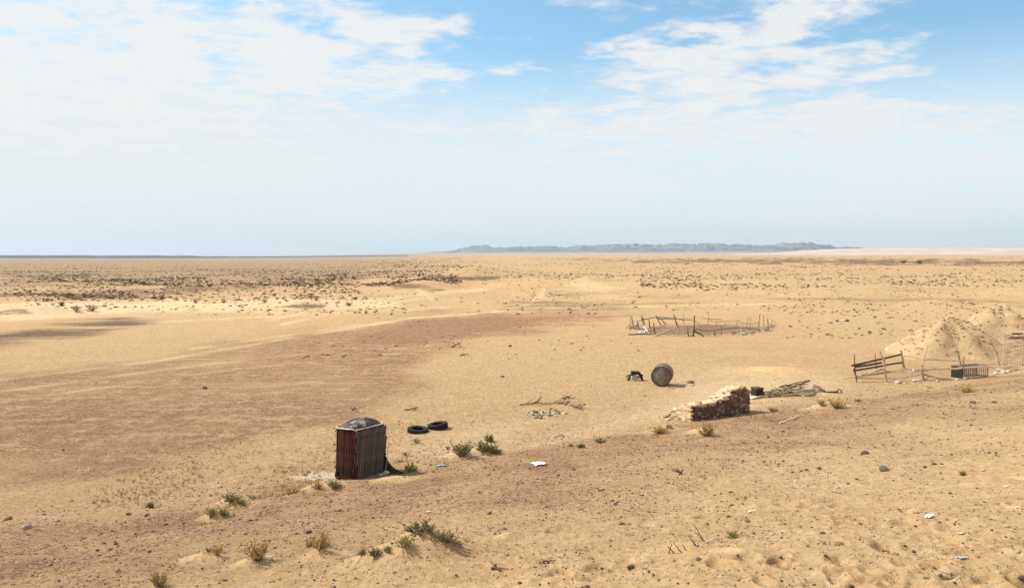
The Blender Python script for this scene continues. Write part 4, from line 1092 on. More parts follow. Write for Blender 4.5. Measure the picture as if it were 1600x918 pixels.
for k, (px, py, lift) in enumerate(((1076, 650, .05), (1070, 656, .03), (1072, 646, .16), (1066, 649, .05), (1064, 655, .03), (1060, 652, .03), (1057, 657, .03), (1068, 642, .05), (1060, 645, .03), (1053, 650, .03),
                                    (1050, 654, .03), (1047, 649, .03), (1044, 656, .03), (1050, 643, .03), (1056, 640, .03), (1076, 655, .12), (1078, 643, .30), (1072, 651, .2), (1063, 643, .05), (1041, 652, .03), (1079, 657, .04), (1067, 658, .03))):
    P = at(px, py); o = link('fallen_brick', fb[k % 4], None, P + Vector((0, 0, lift)), (rr.uniform(-.6, .6), rr.uniform(-.6, .6), rr.uniform(0, 3)))
    tag(o, ('brown ' if k % 4 == 3 else 'pale ') + 'fallen brick ' + ('lying far left of' if px < 1052 else 'lying in the scatter left of' if px < 1064 else 'leaning against the left end of') + ' the brick stack, ' + ('high up' if lift > .1 else 'near side' if py > 652 else 'far side'), 'brick', 'bricks fallen beside the brick stack')
P = at(1111, 652); o = link('stone', STM['stone_dark'][1], None, P + Vector((0, -.05, .08)), (0, 0, .4), (.20, .12, .14)); tag(o, 'dark stone leaning at the foot of the shaded face of the brick stack', 'stone', 'single stones lying on the sand')

# ------------------------------------------------------------------ wood pile
def at2(zx, zy): return at(1160 + zx / 9.41, 590 + zy / 9.41)
def branch(a, b, r_, mat, label, amp=.05, n=6, group='branches of the wood pile', fork=False, name='branch'):
    pts = wob([a, b], n, amp); mb = MB(); o0 = Vector(a); mb.tube([p - o0 for p in pts], [r_ * (1 - .6 * k / (len(pts) - 1)) for k in range(len(pts))], 6)
    if fork:
        for k in range(max(n - 4, 1), n - 1):
            d = (pts[k + 1] - pts[k]).normalized() + Vector((rng.uniform(-.5, .5), rng.uniform(-.5, .5), rng.uniform(-.1, .5)))
            mb.tube([pts[k] - o0, pts[k] - o0 + d * rng.uniform(.2, .5)], [r_ * .5, r_ * .2], 5)
    return tag(mb.build(name, M[mat], None, o0, True), label, 'branch', group)
rr = random.Random(9)
for k in range(34):
    u = rr.random(); zx0 = 250 + 560 * u; zy0 = 285 - 45 * u + rr.uniform(-45, 25)
    a = at2(zx0, zy0); b = at2(min(zx0 + rr.uniform(240, 480), 1150), zy0 + rr.uniform(-60, 10))
    hgt = 0.33 * math.sin(math.pi * min(max(u, .08), .95)) + .05
    a.z += rr.uniform(.02, hgt); b.z += rr.uniform(.02, hgt + .1)
    if rr.random() < .4: a, b = b, a
    mk_ = rr.choice(['wood', 'wood', 'wood_pale', 'wood_dark', 'twig']); rb = rr.uniform(.025, .055); fk_ = rr.random() < .4
    branch(a, b, rb, mk_, ('thick ' if rb > .042 else 'thin ' if rb < .033 else '') + {'wood': 'grey', 'wood_pale': 'pale', 'wood_dark': 'dark', 'twig': 'brown'}[mk_] + (' forked' if fk_ else ' crooked') + ' branch in the ' + ('left' if u < .33 else 'middle' if u < .66 else 'right') + ' part of the wood pile, ' + ('low in it' if hgt < .2 else 'near its top'), .05, 6, fork=fk_)
z = Vector((0, 0, 1))
branch(at2(790, 252) + z * .16, at2(960, 322) + z * .03, .028, 'wood_pale', 'straight pale stick poking out of the wood pile towards the slope', .01, group=None)
branch(at2(540, 230) + z * .30, at2(965, 190) + z * .50, .04, 'wood_dark', 'dark branch on top of the wood pile pointing up to the right', .03, group=None)
branch(at2(130, 318) + z * .03, at2(560, 262) + z * .10, .035, 'wood_pale', 'long pale pole at the front left of the wood pile', .03, group=None)
branch(at2(1050, 185) + z * .22, at2(1215, 212) + z * .05, .10, 'wood_dark', 'thick dark log at the right end of the wood pile', .02, group=None, name='log')
a, b = at2(1190, 222) + z * .05, at2(1400, 222) + z * .05
pipe = thing('rusty_pipe', 'rusty pipe with a ring at its end lying right of the wood pile', 'pipe', a)
MB().tube([(0, 0, 0), (b - a) * .5, b - a], [.022, .035, .045], 8).build('rod', M['rust_grey'], pipe)
T2 = Matrix.Translation((b - a) + Vector((.09, 0, .03))) @ Matrix.Rotation(R(70), 4, 'X')
MB().lathe([(.075, -.02), (.115, -.02), (.115, .02), (.075, .02)], 18, mat=T2, closed=True).build('ring', M['rust_grey'], pipe)
P = at2(215, 268); q = thing('burnt_box', 'black burnt box with a dark lid between brick stack and wood pile', 'box', P, (.05, -.08, .5))
MB().box((0, 0, .17), (.44, .34, .40), None, 0, .12).build('body', M['black'], q)
MB().box((0.02, 0, .395), (.50, .38, .05), Matrix.Rotation(.10, 3, 'Y'), 0, .06).build('lid', M['wood_dark'], q)
MB().tube(wob([(.2, -.1, .05), (.45, -.2, .0)], 4, .03), .05, 6).build('bent_flap', M['black'], q)
pn2 = np.random.default_rng(8).uniform(-1, 1, (12, 12)); A_, B_ = at2(105, 320), at2(345, 285)
MB().grid(lambda u, v: Vector(((B_ - A_).x * u, (B_ - A_).y * u + v * 1.1 * (1 - .4 * u), gz(A_.x + (B_ - A_).x * u, A_.y + (B_ - A_).y * u + v * 1.1) - A_.z + .05 + .03 * pn2[int(u * 10)][int(v * 8)])), 10, 8).build('pale_sheet', M['wood_pale'], None, A_)
tag(bpy.data.objects['pale_sheet'], 'pale flat sheet lying between the brick stack and the wood pile', 'sheet')

# ------------------------------------------------------------------ rubble, debris
rr = random.Random(12)
for k in range(80):
    while True:
        x, y = rr.gauss(0, .42), rr.gauss(0, .42)
        if x * x + y * y < 1: break
    px, py = 854 + x * 36 + y * 3, 646.5 + y * 8 - x * 2.5
    kd = rr.choice(['stone_pale'] * 3 + ['stone_brown', 'stone_brown', 'stone_dark']); w_ = rr.uniform(3.0, 6.8)
    stone(px, py, w_, kd, ('large ' if w_ > 5.6 else 'small ' if w_ < 4.2 else '') + {'stone_pale': 'pale', 'stone_brown': 'brown', 'stone_dark': 'dark'}[kd] + ' angular stone in the ' + ('left end' if x < -.35 else 'right end' if x > .35 else 'middle') + ' of the rubble heap, ' + ('front side' if y > .1 else 'far side' if y < -.1 else 'on its crest'), 'stones of the rubble heap', 'rubble_stone')
for k in range(22):
    u = k / 21; px = 812 + 92 * u; py = 634 - 6.5 * math.sin(u * 2.6) + 8 * u * u + rr.uniform(-1.5, 1.5)
    a = at(px, py); d = Vector((rr.uniform(.15, .5), rr.uniform(-.5, .5), 0)); b = a + d; b.z = gz(b.x, b.y); mk_ = rr.choice(['wood_dark', 'twig', 'wood']); fk_ = rr.random() < .5
    branch(a + z * .02, b + z * rr.uniform(.02, .26), rr.uniform(.018, .036), mk_, ('forked ' if fk_ else 'plain ') + {'wood_dark': 'dark', 'twig': 'brown', 'wood': 'grey'}[mk_] + ' broken branch in the ' + ('left end' if u < .25 else 'left half' if u < .5 else 'right half' if u < .75 else 'right end') + ' of the row behind the rubble', .03, 4, 'branches in the row behind the rubble', fk_)
branch(at(893, 634) + z * .05, at(911, 641) + z * .03, .04, 'wood_dark', 'thick dark branch at the right end of the row behind the rubble', .03, group=None)
def bough(px, py, wpx, label, h=.25, r_=.035, mat='wood_dark', n=3):
    a = at(px - wpx / 2, py); b = at(px + wpx / 2, py - .5); mb = MB(); m = a.lerp(b, .45) + z * h * .4
    mb.tube(wob([Vector(), m - a, b - a + z * h], 4, .03), [r_ * (1 - .07 * k) for k in range(9)], 6)
    for k in range(n):
        p = (m - a).lerp(b - a, rng.random()); mb.tube([p, p + Vector((rng.uniform(-.3, .3), rng.uniform(-.2, .2), rng.uniform(.02, h)))], [r_ * .6, r_ * .3], 5)
    return tag(mb.build('dead_branch', M[mat], None, a + z * .02, True), label, 'branch')
bough(713, 542, 16, 'dark dead branch lying on the sand far beyond the hut, left of a stone', .30, .05)
bough(725, 556, 14, 'flat dark dead branch below the other dead branch far beyond the hut', .12, .045)
bough(885, 623, 14, 'dark dead branch above the row behind the rubble', .12, .04)
bough(641, 641, 18, 'dark twiggy debris on the gravel edge beyond the tyres', .10, .035)
bough(553, 641, 6, 'dark bit of branch beyond the hut roof', .10, .035)
bough(478, 559, 10, 'dark twig on the pale gravel far left of the dead branches', .12, .03)
bough(855, 879, 26, 'dark curved root lying in front of the big sand mound', .02, .022, n=0)
bough(773, 890, 7, 'short dark forked root right below the big sand mound', .06, .02)
bough(1064, 741, 5, 'short dark stump of root standing in the gravel slope', .10, .03)
bough(1492, 905, 18, 'curved dry stalk near the bottom edge at the right', .05, .008, 'wood')
bough(1385, 864, 10, 'dark sliver of wood near the brown stone with a lit top', .01, .012, n=0)
for k, (x0, y0, x1, y1) in enumerate(((1053, 863, 1043, 852), (1064, 862, 1052, 847), (1045, 864, 1050, 848), (1086, 852, 1075, 835), (1088, 852, 1077, 838), (1100, 845, 1084, 818), (1101, 846, 1085, 829), (1071, 858, 1066, 850))):
    a = at(x0, y0); pole('dry_twig', ('leftmost', 'second', 'third', 'fourth', 'fifth', 'sixth', 'seventh', 'rightmost')[[1, 3, 2, 5, 6, 7, 4, 0].index(k) if False else (1, 3, 0, 5, 4, 7, 6, 2)[k]] + ' of the broken twigs stuck upright in the sand by the small green plant', 'twig', a, pt(x1, y1, a.y - .02 * (k % 3)), .008, 'twig', .004, 4, 'twigs stuck in the sand')
a, b = at(1088, 853), at(1122, 842); pole('stalk', 'pale stalk lying on the sand between twigs and small green plant', 'stalk', a + z * .02, b + z * .02, .014, 'wood_pale')
def crumple(px, py, wpx, dpt, mat, name, label, cat, hgt=.05, seed=1, rot=0.0, sub=8):
    P = at(px, py); w = wpx * mpp(P); g = np.random.default_rng(seed).uniform(-1, 1, (sub + 1, sub + 1)); c, s = math.cos(rot), math.sin(rot)
    def fn(u, v):
        e = g[int(round(u * sub))][int(round(v * sub))]; x = (u - .5) * w * (1 + .12 * e); y = (v - .5) * dpt * (1 + .2 * g[int(round(v * sub))][int(round(u * sub))])
        X, Y_ = x * c - y * s, x * s + y * c
        return Vector((X, Y_, gz(P.x + X, P.y + Y_) - P.z + .015 + hgt * (abs(e) * .6 + .4 * (1 - (2 * u - 1) ** 2))))
    return tag(MB().grid(fn, sub, sub).build(name, M[mat], None, P), label, cat)
crumple(842, 725, 22, .30, 'plastic', 'plastic_bag', 'long white plastic bag on the gravel slope', 'plastic bag', .05, 1, R(28))
crumple(690, 728, 15, .25, 'blue_grey', 'plastic_scrap', 'bluish scrap of plastic on the sand right of the hut', 'scrap', .04, 2, .2)
crumple(1453, 808, 13, .12, 'plastic', 'foil', 'crumpled shiny white foil on the right sand', 'foil', .05, 3, .5)
crumple(1502, 871, 13, .09, 'blue_grey', 'scrap_sheet', 'flat grey sheet scrap on the lower right sand', 'scrap', .01, 4, .1)
crumple(1174, 799, 10, .05, 'plastic', 'paper_scrap', 'white strip of paper on the slope above the green plant', 'paper', .01, 5, .1)
crumple(1502, 834, 12, .08, 'tin', 'paper_scrap', 'pale torn paper scrap above the flat grey sheet scrap', 'paper', .02, 6, .4)
crumple(1388, 549, 9, .30, 'plastic', 'plastic_bag', 'white plastic bag caught on the sand behind the dark rail fence', 'plastic bag', .30, 7, 0)
crumple(668, 800, 14, .06, 'wood_pale', 'wood_chip', 'pale strip of wood on the slope above the big sand mound', 'wood chip', .01, 8, R(50), 4)
a, b = at(1218, 662), at(1246, 652); pole('plank', 'pale broken lath on the gravel below the wood pile', 'lath', a + z * .03, b + z * .03, .03, 'wood_pale')
a, b = at(865, 684), at(879, 678); pole('stick', 'thin pale stick on the sand between shrubs and brick stack', 'stick', a + z * .02, b + z * .02, .02, 'wood')
for px, w, lab in ((1308, 8, 'dark block at the left end of the far scrap row on the right plain'), (1324, 11, 'dark block at the right end of the far scrap row on the right plain')):
    stone(px, 502, w, 'stone_dark', lab, 'single stones lying on the sand', sc=(1, .7, .6))
stone(1316, 501.5, 9, 'stone_pale', 'white block between two dark blocks on the right plain', 'single stones lying on the sand', sc=(1, .7, .6))
# ------------------------------------------------------------------ round stick pen
z = Vector((0, 0, 1))
def ZP(zx, zy): return 970 + zx / 6.4, 480 + zy / 6.4
pen = thing('stick_pen', 'round animal pen of crooked sticks and rails on the sand beyond the tank', 'pen', at(1096, 516))
P0 = pen.location.copy(); rr = random.Random(33)
def post(t, base, bx, by, tx, ty, r_, mat, name='post', amp=.03, lean=.12, n=5, D=None, fork=0):
    a = at(bx, by); dpt = a.y + rr.uniform(-lean, lean); b = pt(tx, ty, dpt); a = a - z * .15
    pts = wob([a - base, b - base], n, amp, rr); mb = MB(); mb.tube(pts, [r_ * (1 - .45 * k / (len(pts) - 1)) for k in range(len(pts))], 6)
    for _ in range(fork):
        p = pts[rr.randint(2, n - 1)]; mb.tube([p, p + Vector((rr.uniform(-.3, .3), rr.uniform(-.2, .2), rr.uniform(.1, .4)))], [r_ * .5, r_ * .25], 5)
    return mb.build(name, M[mat], t)
def rail(t, base, pts, r_, mat, name='rail', amp=.03, n=4, taper=.7):
    """pts: (px, py, depth)"""
    pts = wob([pt(px, py, d) - base for px, py, d in pts], n, amp, rr); mb = MB(); r_ = r_ * (1.0 if base is P0 else 1.15)
    mb.tube(pts, [r_ * (1 - (1 - taper) * k / (len(pts) - 1)) for k in range(len(pts))], 6)
    return mb.build(name, M[mat], t)
for bx, by, tx, ty, r_, mk in ((100, 205, 95, 95, .035, 'wood'), (130, 190, 108, 85, .045, 'wood_dark'), (165, 200, 170, 125, .05, 'wood_dark'), (240, 175, 218, 90, .05, 'wood_dark'), (292, 205, 280, 120, .055, 'wood_dark'),
                               (342, 268, 328, 150, .05, 'wood_dark'), (408, 178, 350, 80, .045, 'wood_dark'), (566, 288, 576, 165, .045, 'wood'), (576, 200, 528, 65, .055, 'wood_dark'), (630, 172, 627, 55, .035, 'wood'),
                               (681, 290, 668, 195, .045, 'wood_dark'), (726, 290, 738, 80, .06, 'wood_dark'), (875, 168, 877, 38, .035, 'wood'), (940, 286, 935, 225, .04, 'wood_dark'), (1005, 280, 1003, 168, .03, 'wood'),
                               (856, 286, 862, 185, .03, 'wood'), (885, 285, 887, 235, .028, 'wood'), (960, 190, 955, 145, .035, 'wood'), (1146, 182, 1170, 135, .035, 'wood'), (1200, 275, 1208, 125, .03, 'wood_pale'),
                               (1255, 188, 1276, 95, .035, 'wood'), (1376, 195, 1390, 62, .055, 'wood'), (1430, 195, 1426, 78, .045, 'wood'), (1470, 205, 1470, 104, .055, 'wood'), (1492, 222, 1516, 122, .035, 'wood_dark'),
                               (1446, 232, 1420, 148, .03, 'wood_pale'), (235, 200, 205, 82, .03, 'wood_dark'), (1290, 190, 1296, 105, .025, 'wood'), (455, 178, 412, 120, .03, 'wood_dark'), (1040, 190, 1030, 150, .03, 'wood')):
    post(pen, P0, *ZP(bx, by), *ZP(tx, ty), r_ * 1.3, mk, fork=1 if rr.random() < .3 else 0)
Db = at(*ZP(500, 178)).y; Df = at(*ZP(700, 290)).y; Dm = (Db + Df) / 2
def ZR(*p): return [(*ZP(x, y), d) for x, y, d in p]
for pts, r_, mk in ((ZR((205, 122, Dm), (365, 100, Db)), .035, 'wood_dark'), (ZR((100, 150, Dm), (240, 130, Dm)), .03, 'wood'), (ZR((352, 100, Db), (560, 103, Db)), .04, 'wood'), (ZR((372, 112, Db), (540, 116, Db), (735, 132, Db - 2)), .035, 'wood_dark'),
                    (ZR((580, 112, Db), (735, 108, Db)), .03, 'wood'), (ZR((820, 108, Db), (1018, 121, Db)), .03, 'wood'), (ZR((890, 135, Db), (960, 146, Db), (1200, 130, Db)), .03, 'wood'), (ZR((1030, 168, Db), (1180, 135, Db)), .035, 'wood_pale'),
                    (ZR((735, 222, Df), (900, 230, Df), (1050, 215, Df + 1), (1180, 203, Dm), (1390, 216, Dm)), .03, 'wood_dark'), (ZR((305, 297, Df), (440, 250, Df), (570, 196, Df)), .075, 'wood'), (ZR((735, 235, Df), (832, 290, Df)), .055, 'wood_dark'),
                    (ZR((670, 290, Df), (745, 290, Df)), .04, 'wood_dark'), (ZR((370, 95, Db), (470, 175, Db)), .03, 'wood'), (ZR((740, 135, Db), (790, 165, Db)), .03, 'wood'), (ZR((1180, 150, Db), (1300, 165, Db), (1390, 150, Db)), .025, 'wood'),
                    (ZR((75, 272, Df + 1), (330, 262, Df + 1)), .045, 'wood_dark'), (ZR((230, 190, Dm), (285, 265, Df + 1)), .035, 'wood_pale'), (ZR((280, 195, Dm), (255, 262, Df + 1)), .03, 'wood_pale'), (ZR((590, 218, Df), (735, 226, Df)), .022, 'wood')):
    rail(pen, P0, pts, r_ * 1.35, mk)
br = MB()                                                      # cut brush tangled along the right and left of the pen
for k in range(120):
    if k < 84: u = rr.random() ** .8; cx_, cy_ = 1130 + 390 * u, 276 - 22 * u - 45 * u * u; h = .10 + .45 * u * u
    else: u = rr.random(); cx_, cy_ = 92 + 80 * u, 215 - 10 * u; h = .45
    a = at(*ZP(cx_ + rr.uniform(-8, 8), cy_ + rr.uniform(-8, 10))) - P0; d = Vector((rr.uniform(-.7, .7), rr.uniform(-.8, .8), rr.uniform(-.02, h)))
    br.tube(wob([a, a + d], 3, .05, rr), [.036, .03, .022, .012], 4, k % 3)
tag(br.build('brush', [M['wood'], M['wood_pale'], M['wood_dark']], pen), kind='stuff')
crumple(1005, 521, 16, .9, 'blue_grey', 'metal_sheet', 'blue grey metal sheet lying at the left side of the stick pen', 'sheet', .28, 9, R(15))

# ------------------------------------------------------------------ right fences
def YP(zx, zy): return 1320 + zx / 5.714, 530 + zy / 5.714
def base_d(zx, zy): return at(*YP(zx, zy)).y
f1 = thing('rail_fence', 'dark rail fence with a thick end post at the left of the yard', 'fence', at(*YP(300, 270)))
B1 = f1.location.copy()
dA, dB = base_d(95, 320), base_d(530, 258)
def d1(zx): return dA + (dB - dA) * (zx - 90) / 440
for bx, by, tx, ty, r_, mk in ((92, 322, 86, 133, .04, 'wood_dark'), (290, 288, 270, 122, .035, 'wood_dark'), (530, 258, 501, 97, .085, 'wood')):
    post(f1, B1, *YP(bx, by), *YP(tx, ty), r_, mk, amp=.012, lean=.02)
for x0, y0, x1, y1, r_ in ((62, 235, 500, 134, .052), (92, 246, 326, 208, .062), (80, 278, 510, 206, .050)):
    rail(f1, B1, [(*YP(x0, y0), d1(x0) - .07), (*YP(x1, y1), d1(x1) - .07)], r_, 'wood_dark', amp=.012, taper=.9)
f2 = thing('branch_fence', 'low fence of pale crooked branches tied to leaning poles in front of the spoil heaps', 'fence', at(*YP(700, 360)))
B2 = f2.location.copy()
dC, dE = base_d(120, 378), base_d(1060, 348)
def d2(zx): return dC + (dE - dC) * (zx - 120) / 940
for bx, by, tx, ty, r_, mk, fk in ((120, 380, 78, 258, .03, 'wood_dark', 0), (374, 382, 350, 150, .045, 'wood', 0), (357, 215, 312, 103, .03, 'wood', 0), (705, 364, 684, 222, .075, 'wood', 1), (1060, 352, 1063, 148, .045, 'wood', 0),
                                   (152, 378, 148, 335, .05, 'wood_pale', 0), (400, 384, 398, 340, .02, 'wood', 0)):
    if by < 300: rail(f2, B2, [(*YP(bx, by), d2(bx)), (*YP(tx, ty), d2(tx))], r_, mk, 'post', amp=.01)
    else: post(f2, B2, *YP(bx, by), *YP(tx, ty), r_, mk, amp=.02, lean=.03, fork=fk)
for pts, r_, mk in (([(690, 258), (715, 130), (742, 45)], .04, 'wood_pale'), ([(1038, 240), (1003, 92)], .04, 'wood')):
    rail(f2, B2, [(*YP(x, y), d2(x) + .1) for x, y in pts], r_, mk, 'post', amp=.015)
for pts, r_, mk, nm in (([(85, 330), (200, 312), (300, 262), (358, 254)], .045, 'wood_pale', 'rail'), ([(290, 270), (355, 275), (560, 300), (740, 280)], .042, 'wood_pale', 'rail'), ([(610, 270), (830, 262), (1045, 258), (1230, 246), (1412, 246)], .055, 'wood_pale', 'rail'),
                    ([(92, 346), (280, 345), (480, 349), (690, 310)], .030, 'wood', 'rail'), ([(695, 310), (830, 342), (1000, 360)], .045, 'wood', 'rail'), ([(700, 355), (760, 335), (900, 352), (1040, 352)], .03, 'wood_pale', 'rail'),
                    ([(690, 178), (850, 182), (1050, 192)], .045, 'wood_pale', 'rail'), ([(522, 145), (600, 160), (700, 181)], .018, 'wood_pale', 'wire'), ([(1060, 178), (1240, 186), (1412, 184)], .018, 'wood_pale', 'wire'),
                    ([(80, 260), (95, 300), (100, 335)], .03, 'wood_dark', 'rail'), ([(150, 318), (230, 300)], .03, 'wood_dark', 'rail'), ([(0, 352), (60, 340), (100, 342)], .014, 'wood', 'wire')):
    rail(f2, B2, [(*YP(x, y), d2(x) - .06) for x, y in pts], r_, mk, nm, amp=.022 if nm == 'rail' else .006)
a = at(*YP(1385, 240)); q = thing('leaning_pole', 'tall bent pole leaning left in front of the brick building', 'pole', a)
MB().tube(wob([Vector((0, 0, -.1)), pt(*YP(1360, 140), a.y) - a, pt(*YP(1298, -4), a.y) - a], 4, .015, rr), [.06, .058, .055, .05, .045, .04, .035, .03, .025], 7).build('shaft', M['wood'], q)
MB().tube([pt(*YP(1372, 182), a.y - .06) - a, pt(*YP(1404, 186), a.y - .06) - a], .04, 6).build('peg', M['wood'], q)
# wire cage
c0, c1 = at(*YP(1048, 350)), at(*YP(1275, 332)); cage = thing('wire_cage', 'low rusty wire mesh cage with a dark board end standing by the branch fence', 'cage', c0)
ex_ = c1 - c0; ex_.z = 0; Lc = ex_.length; ex_.normalize(); ey_ = Vector((-ex_.y, ex_.x, 0)); Hc = 100 / 5.714 * mpp(c0); Wc = .7; zs = (c1.z - c0.z)
def cp(u, v, w): return ex_ * (u * Lc) + ey_ * (v * Wc) + z * (w * Hc + zs * u)
for v in (0, 1):
    for w in (0.02, 1): MB().tube([cp(0, v, w), cp(1, v, w)], .022, 5).build('frame_bar', M['wood_dark'], cage)
    for u in (0, 1): MB().tube([cp(u, v, -.05), cp(u, v, 1)], .024, 5).build('frame_bar', M['wood_dark'], cage)
for u in (0, 1):
    for w in (0.02, 1): MB().tube([cp(u, 0, w), cp(u, 1, w)], .020, 5).build('frame_bar', M['wood_dark'], cage)
for v, nm in ((0, 'mesh_panel'), (1, 'mesh_panel')):
    mb = MB()
    for k in range(1, 12): mb.tube(wob([cp(k / 12, v, 0), cp(k / 12, v, 1)], 3, .02, rr), .011, 4, cap=False)
    for k in range(1, 6): mb.tube(wob([cp(0, v, k / 6), cp(1, v, k / 6)], 4, .02, rr), .011, 4, cap=False)
    mb.build(nm, M['rust_grey'], cage)
mb = MB()
for k in range(1, 12): mb.tube(wob([cp(k / 12, 0, 1), cp(k / 12, 1, 1)], 3, .03, rr), .010, 4, cap=False)
mb.build('mesh_panel', M['rust_grey'], cage)
MB().box(cp(-.012, .5, .5), (.03, Wc, Hc * .95), Matrix((ex_, ey_, z)).transposed()).box(cp(.035, .0, .5) + ey_ * -.03, (Lc * .075, .02, Hc * .9), Matrix((ex_, ey_, z)).transposed()).build('end_board', M['black'], cage)

# ------------------------------------------------------------------ brick building at the right edge
hb = at(1566, 578); hs_ = mpp(hb); bld = thing('brick_building', 'small pale brick building cut by the right edge of the picture', 'building', hb)
# its left corner is the nearest; the front wall runs off to the right
Hb = (578 - 522) * hs_; Wb, Db_ = 5.0, 3.6; yaw = R(-46); RZ = Matrix.Rotation(yaw, 3, 'Z'); u_ = RZ @ Vector((1, 0, 0)); v_ = RZ @ Vector((0, 1, 0))
bL, bH = .25, .075
MB().box(u_ * (Wb / 2) + v_ * (Db_ / 2) + z * (Hb / 2 - .25), (Wb - .05, Db_ - .05, Hb + .5 - .04), RZ).build('wall', M['joint'], bld)
rr = random.Random(44)
bm_ = [soft_brick(bL * .91, .10, bH * .74, rr).mesh('brick', M['brick_pale']) for _ in range(5)]; bm_r = [soft_brick(bL * .91, .10, bH * .74, rr).mesh('brick', M['brick']) for _ in range(3)]
far_b = MB(); nrow = int(Hb / bH) + 5; nb = 0
for j in range(nrow):
    zc = Hb - (j + .5) * bH
    if j % 2: far_b.box(u_ * (bL * .26) + v_ * .03 + z * zc, (bL * .46, .10, bH * .74), RZ, 0, .04, rr)
    for i in range(int(Wb / bL)):
        x = (i + .5) * bL + (bL / 2 if j % 2 else 0)
        if x > Wb - .12: continue
        c = u_ * x + v_ * (.03 + rr.uniform(-.008, .008)) + z * zc
        if x < 1.9 and nb < 270:
            red_ = 1 <= j <= 2 and x > .35
            o = link('brick', rr.choice(bm_r if red_ else bm_), bld, c, (0, rr.uniform(-.02, .02), yaw + rr.uniform(-.02, .02))); nb += 1
        else: far_b.box(c, (bL * .91, .10, bH * .74), RZ, 0, .04, rr)
    for i in range(int(Db_ / bL)):                              # the left wall, seen edge on
        y = (i + .5) * bL + (bL / 2 if j % 2 else 0) + .1
        if y > Db_ - .1: continue
        far_b.box(v_ * y + u_ * (.03 + rr.uniform(-.008, .008)) + z * zc, (.10, bL * .91, bH * .74), RZ, 0, .04, rr)
tag(far_b.build('side_bricks', [M['brick_pale']], bld), kind='stuff')
MB().box(u_ * (Wb / 2) + v_ * (Db_ / 2) + z * (Hb + .012), (Wb + .02, Db_ + .02, .035), RZ, 0, .01).build('roof', M['heap'], bld)
tp = hb + u_ * .55 + v_ * .15 + z * (Hb + .10)
pole('pipe', 'black pipe end lying on the roof edge of the brick building', 'pipe', tp - u_ * .15 - z * .04, tp + u_ * .40 + z * .01, .06, 'black', .015, 4)
rr = random.Random(50)
for k, (px, py, w) in enumerate(((1562, 580, 12), (1572, 578, 9), (1580, 576, 10), (1590, 573, 9), (1597, 571, 9), (1568, 583, 12), (1556, 584, 8), (1585, 573, 8), (1551, 587, 7), (1576, 581, 9))):
    stone(px, py, w, 'stone_pale', ('large ' if w > 9.5 else 'small ') + 'pale rubble stone ' + ('left of' if px < 1566 else 'under the left corner of' if px < 1578 else 'under the front of') + ' the brick building, ' + ('near one' if py > 579 else 'far one'), 'stones at the foot of the brick building', 'rubble_stone')
for k, (px, py, w) in enumerate(((1403, 598, 12), (1428, 596, 9), (1414, 599, 6), (1436, 595, 8), (1447, 594, 6), (1508, 592, 9), (1516, 591, 8), (1495, 594, 6), (1465, 596, 6))):
    stone(px, py, w, 'stone_pale', ('large ' if w > 8.5 else 'small ') + 'pale stone at the foot of the branch fence, ' + ('left of the thick post' if px < 1425 else 'by the thick post' if px < 1440 else 'between thick post and cage' if px < 1480 else 'in front of the wire cage'), 'stones along the branch fence', 'rubble_stone')

# ------------------------------------------------------------------ spoil heaps
def heap(cpx, bpy_, peak_py, wl, wr, dep, seed, label, back=0.0, ridge=0.0):
    c = at(cpx, bpy_); c.y += back; c.x *= c.y / (c.y - back); c.z = gz(c.x, c.y); s = mpp(c); hh = ((bpy_ - peak_py) * s + back * 0.09) * 1.0
    n, m = 72, 34
    tt, aa = np.meshgrid(np.arange(m + 1) / m, 2 * np.pi * np.arange(n) / n, indexing='ij'); tt, aa = tt.ravel(), aa.ravel()
    am = 1 + .16 * np.sin(aa * 3 + seed) + .10 * np.sin(aa * 7 + seed * 2)
    x = np.cos(aa) * np.where(np.cos(aa) > 0, wr, wl) * s * tt * am; y = np.sin(aa) * dep * tt * am
    nn = fbm(x + seed * 9.0, y, 1.1, 4, seed, .62); n2 = fbm(x - seed * 5.0, y, .34, 3, seed + 5, .6)
    prof = (1 - tt) ** 1.15 * (1 + .65 * tt * (1 - tt)) + .13 * np.exp(-((x - wr * s * .22) / .9) ** 2 - ((y + dep * .45) / .8) ** 2) + .10 * np.exp(-((x + wl * s * .3) / .8) ** 2 - ((y + dep * .3) / .9) ** 2); prof = np.where(tt > .98, 0, prof); k = np.minimum(tt * 5, 1) * np.sqrt(1 - tt)
    V = list(zip(x + .12 * nn * k, y + .12 * n2 * k, H(c.x + x, c.y + y) - c.z + hh * prof + (.15 * nn + .11 * n2) * k - .05 * tt))
    Fq = [(j * n + i, (j + 1) * n + i, (j + 1) * n + (i + 1) % n, j * n + (i + 1) % n) for j in range(m) for i in range(n)]
    mb = MB().add(V, Fq); o = mb.build('spoil_heap', M['heap'], None, c, True); tag(o, label, 'heap', None)
    cl = MB(); rr = random.Random(seed)
    for k in range(420):                                        # clods
        t = rr.uniform(.04, .80) ** .8; i = rr.randrange(n); j = int(t * m); p = Vector(V[j * n + i]).lerp(Vector(V[min(j + 1, m) * n + (i + 1) % n]), rr.random()); w = rr.uniform(.03, .11)
        if rr.random() > .35 + .9 * (.5 + float(fbm(np.array([p.x]), np.array([p.y]), 1.5, 2, seed)[0])): continue
        b = ST[rr.randrange(5)]; o2 = len(cl.v)
        cl.add([(x * w + p.x, y * w + p.y, zz_ * w + p.z + w * .15) for x, y, zz_ in b.v], b.f)
    tag(cl.build('clods', M['heap'], o), kind='stuff'); return o
heap(1482, 557, 504, 98, 80, 4.4, 3, 'clumpy pale spoil heap behind the branch fence, left of two', back=2.0)
heap(1566, 548, 489, 100, 120, 5.2, 4, 'taller clumpy spoil heap behind the brick building, right of two', back=4.0)
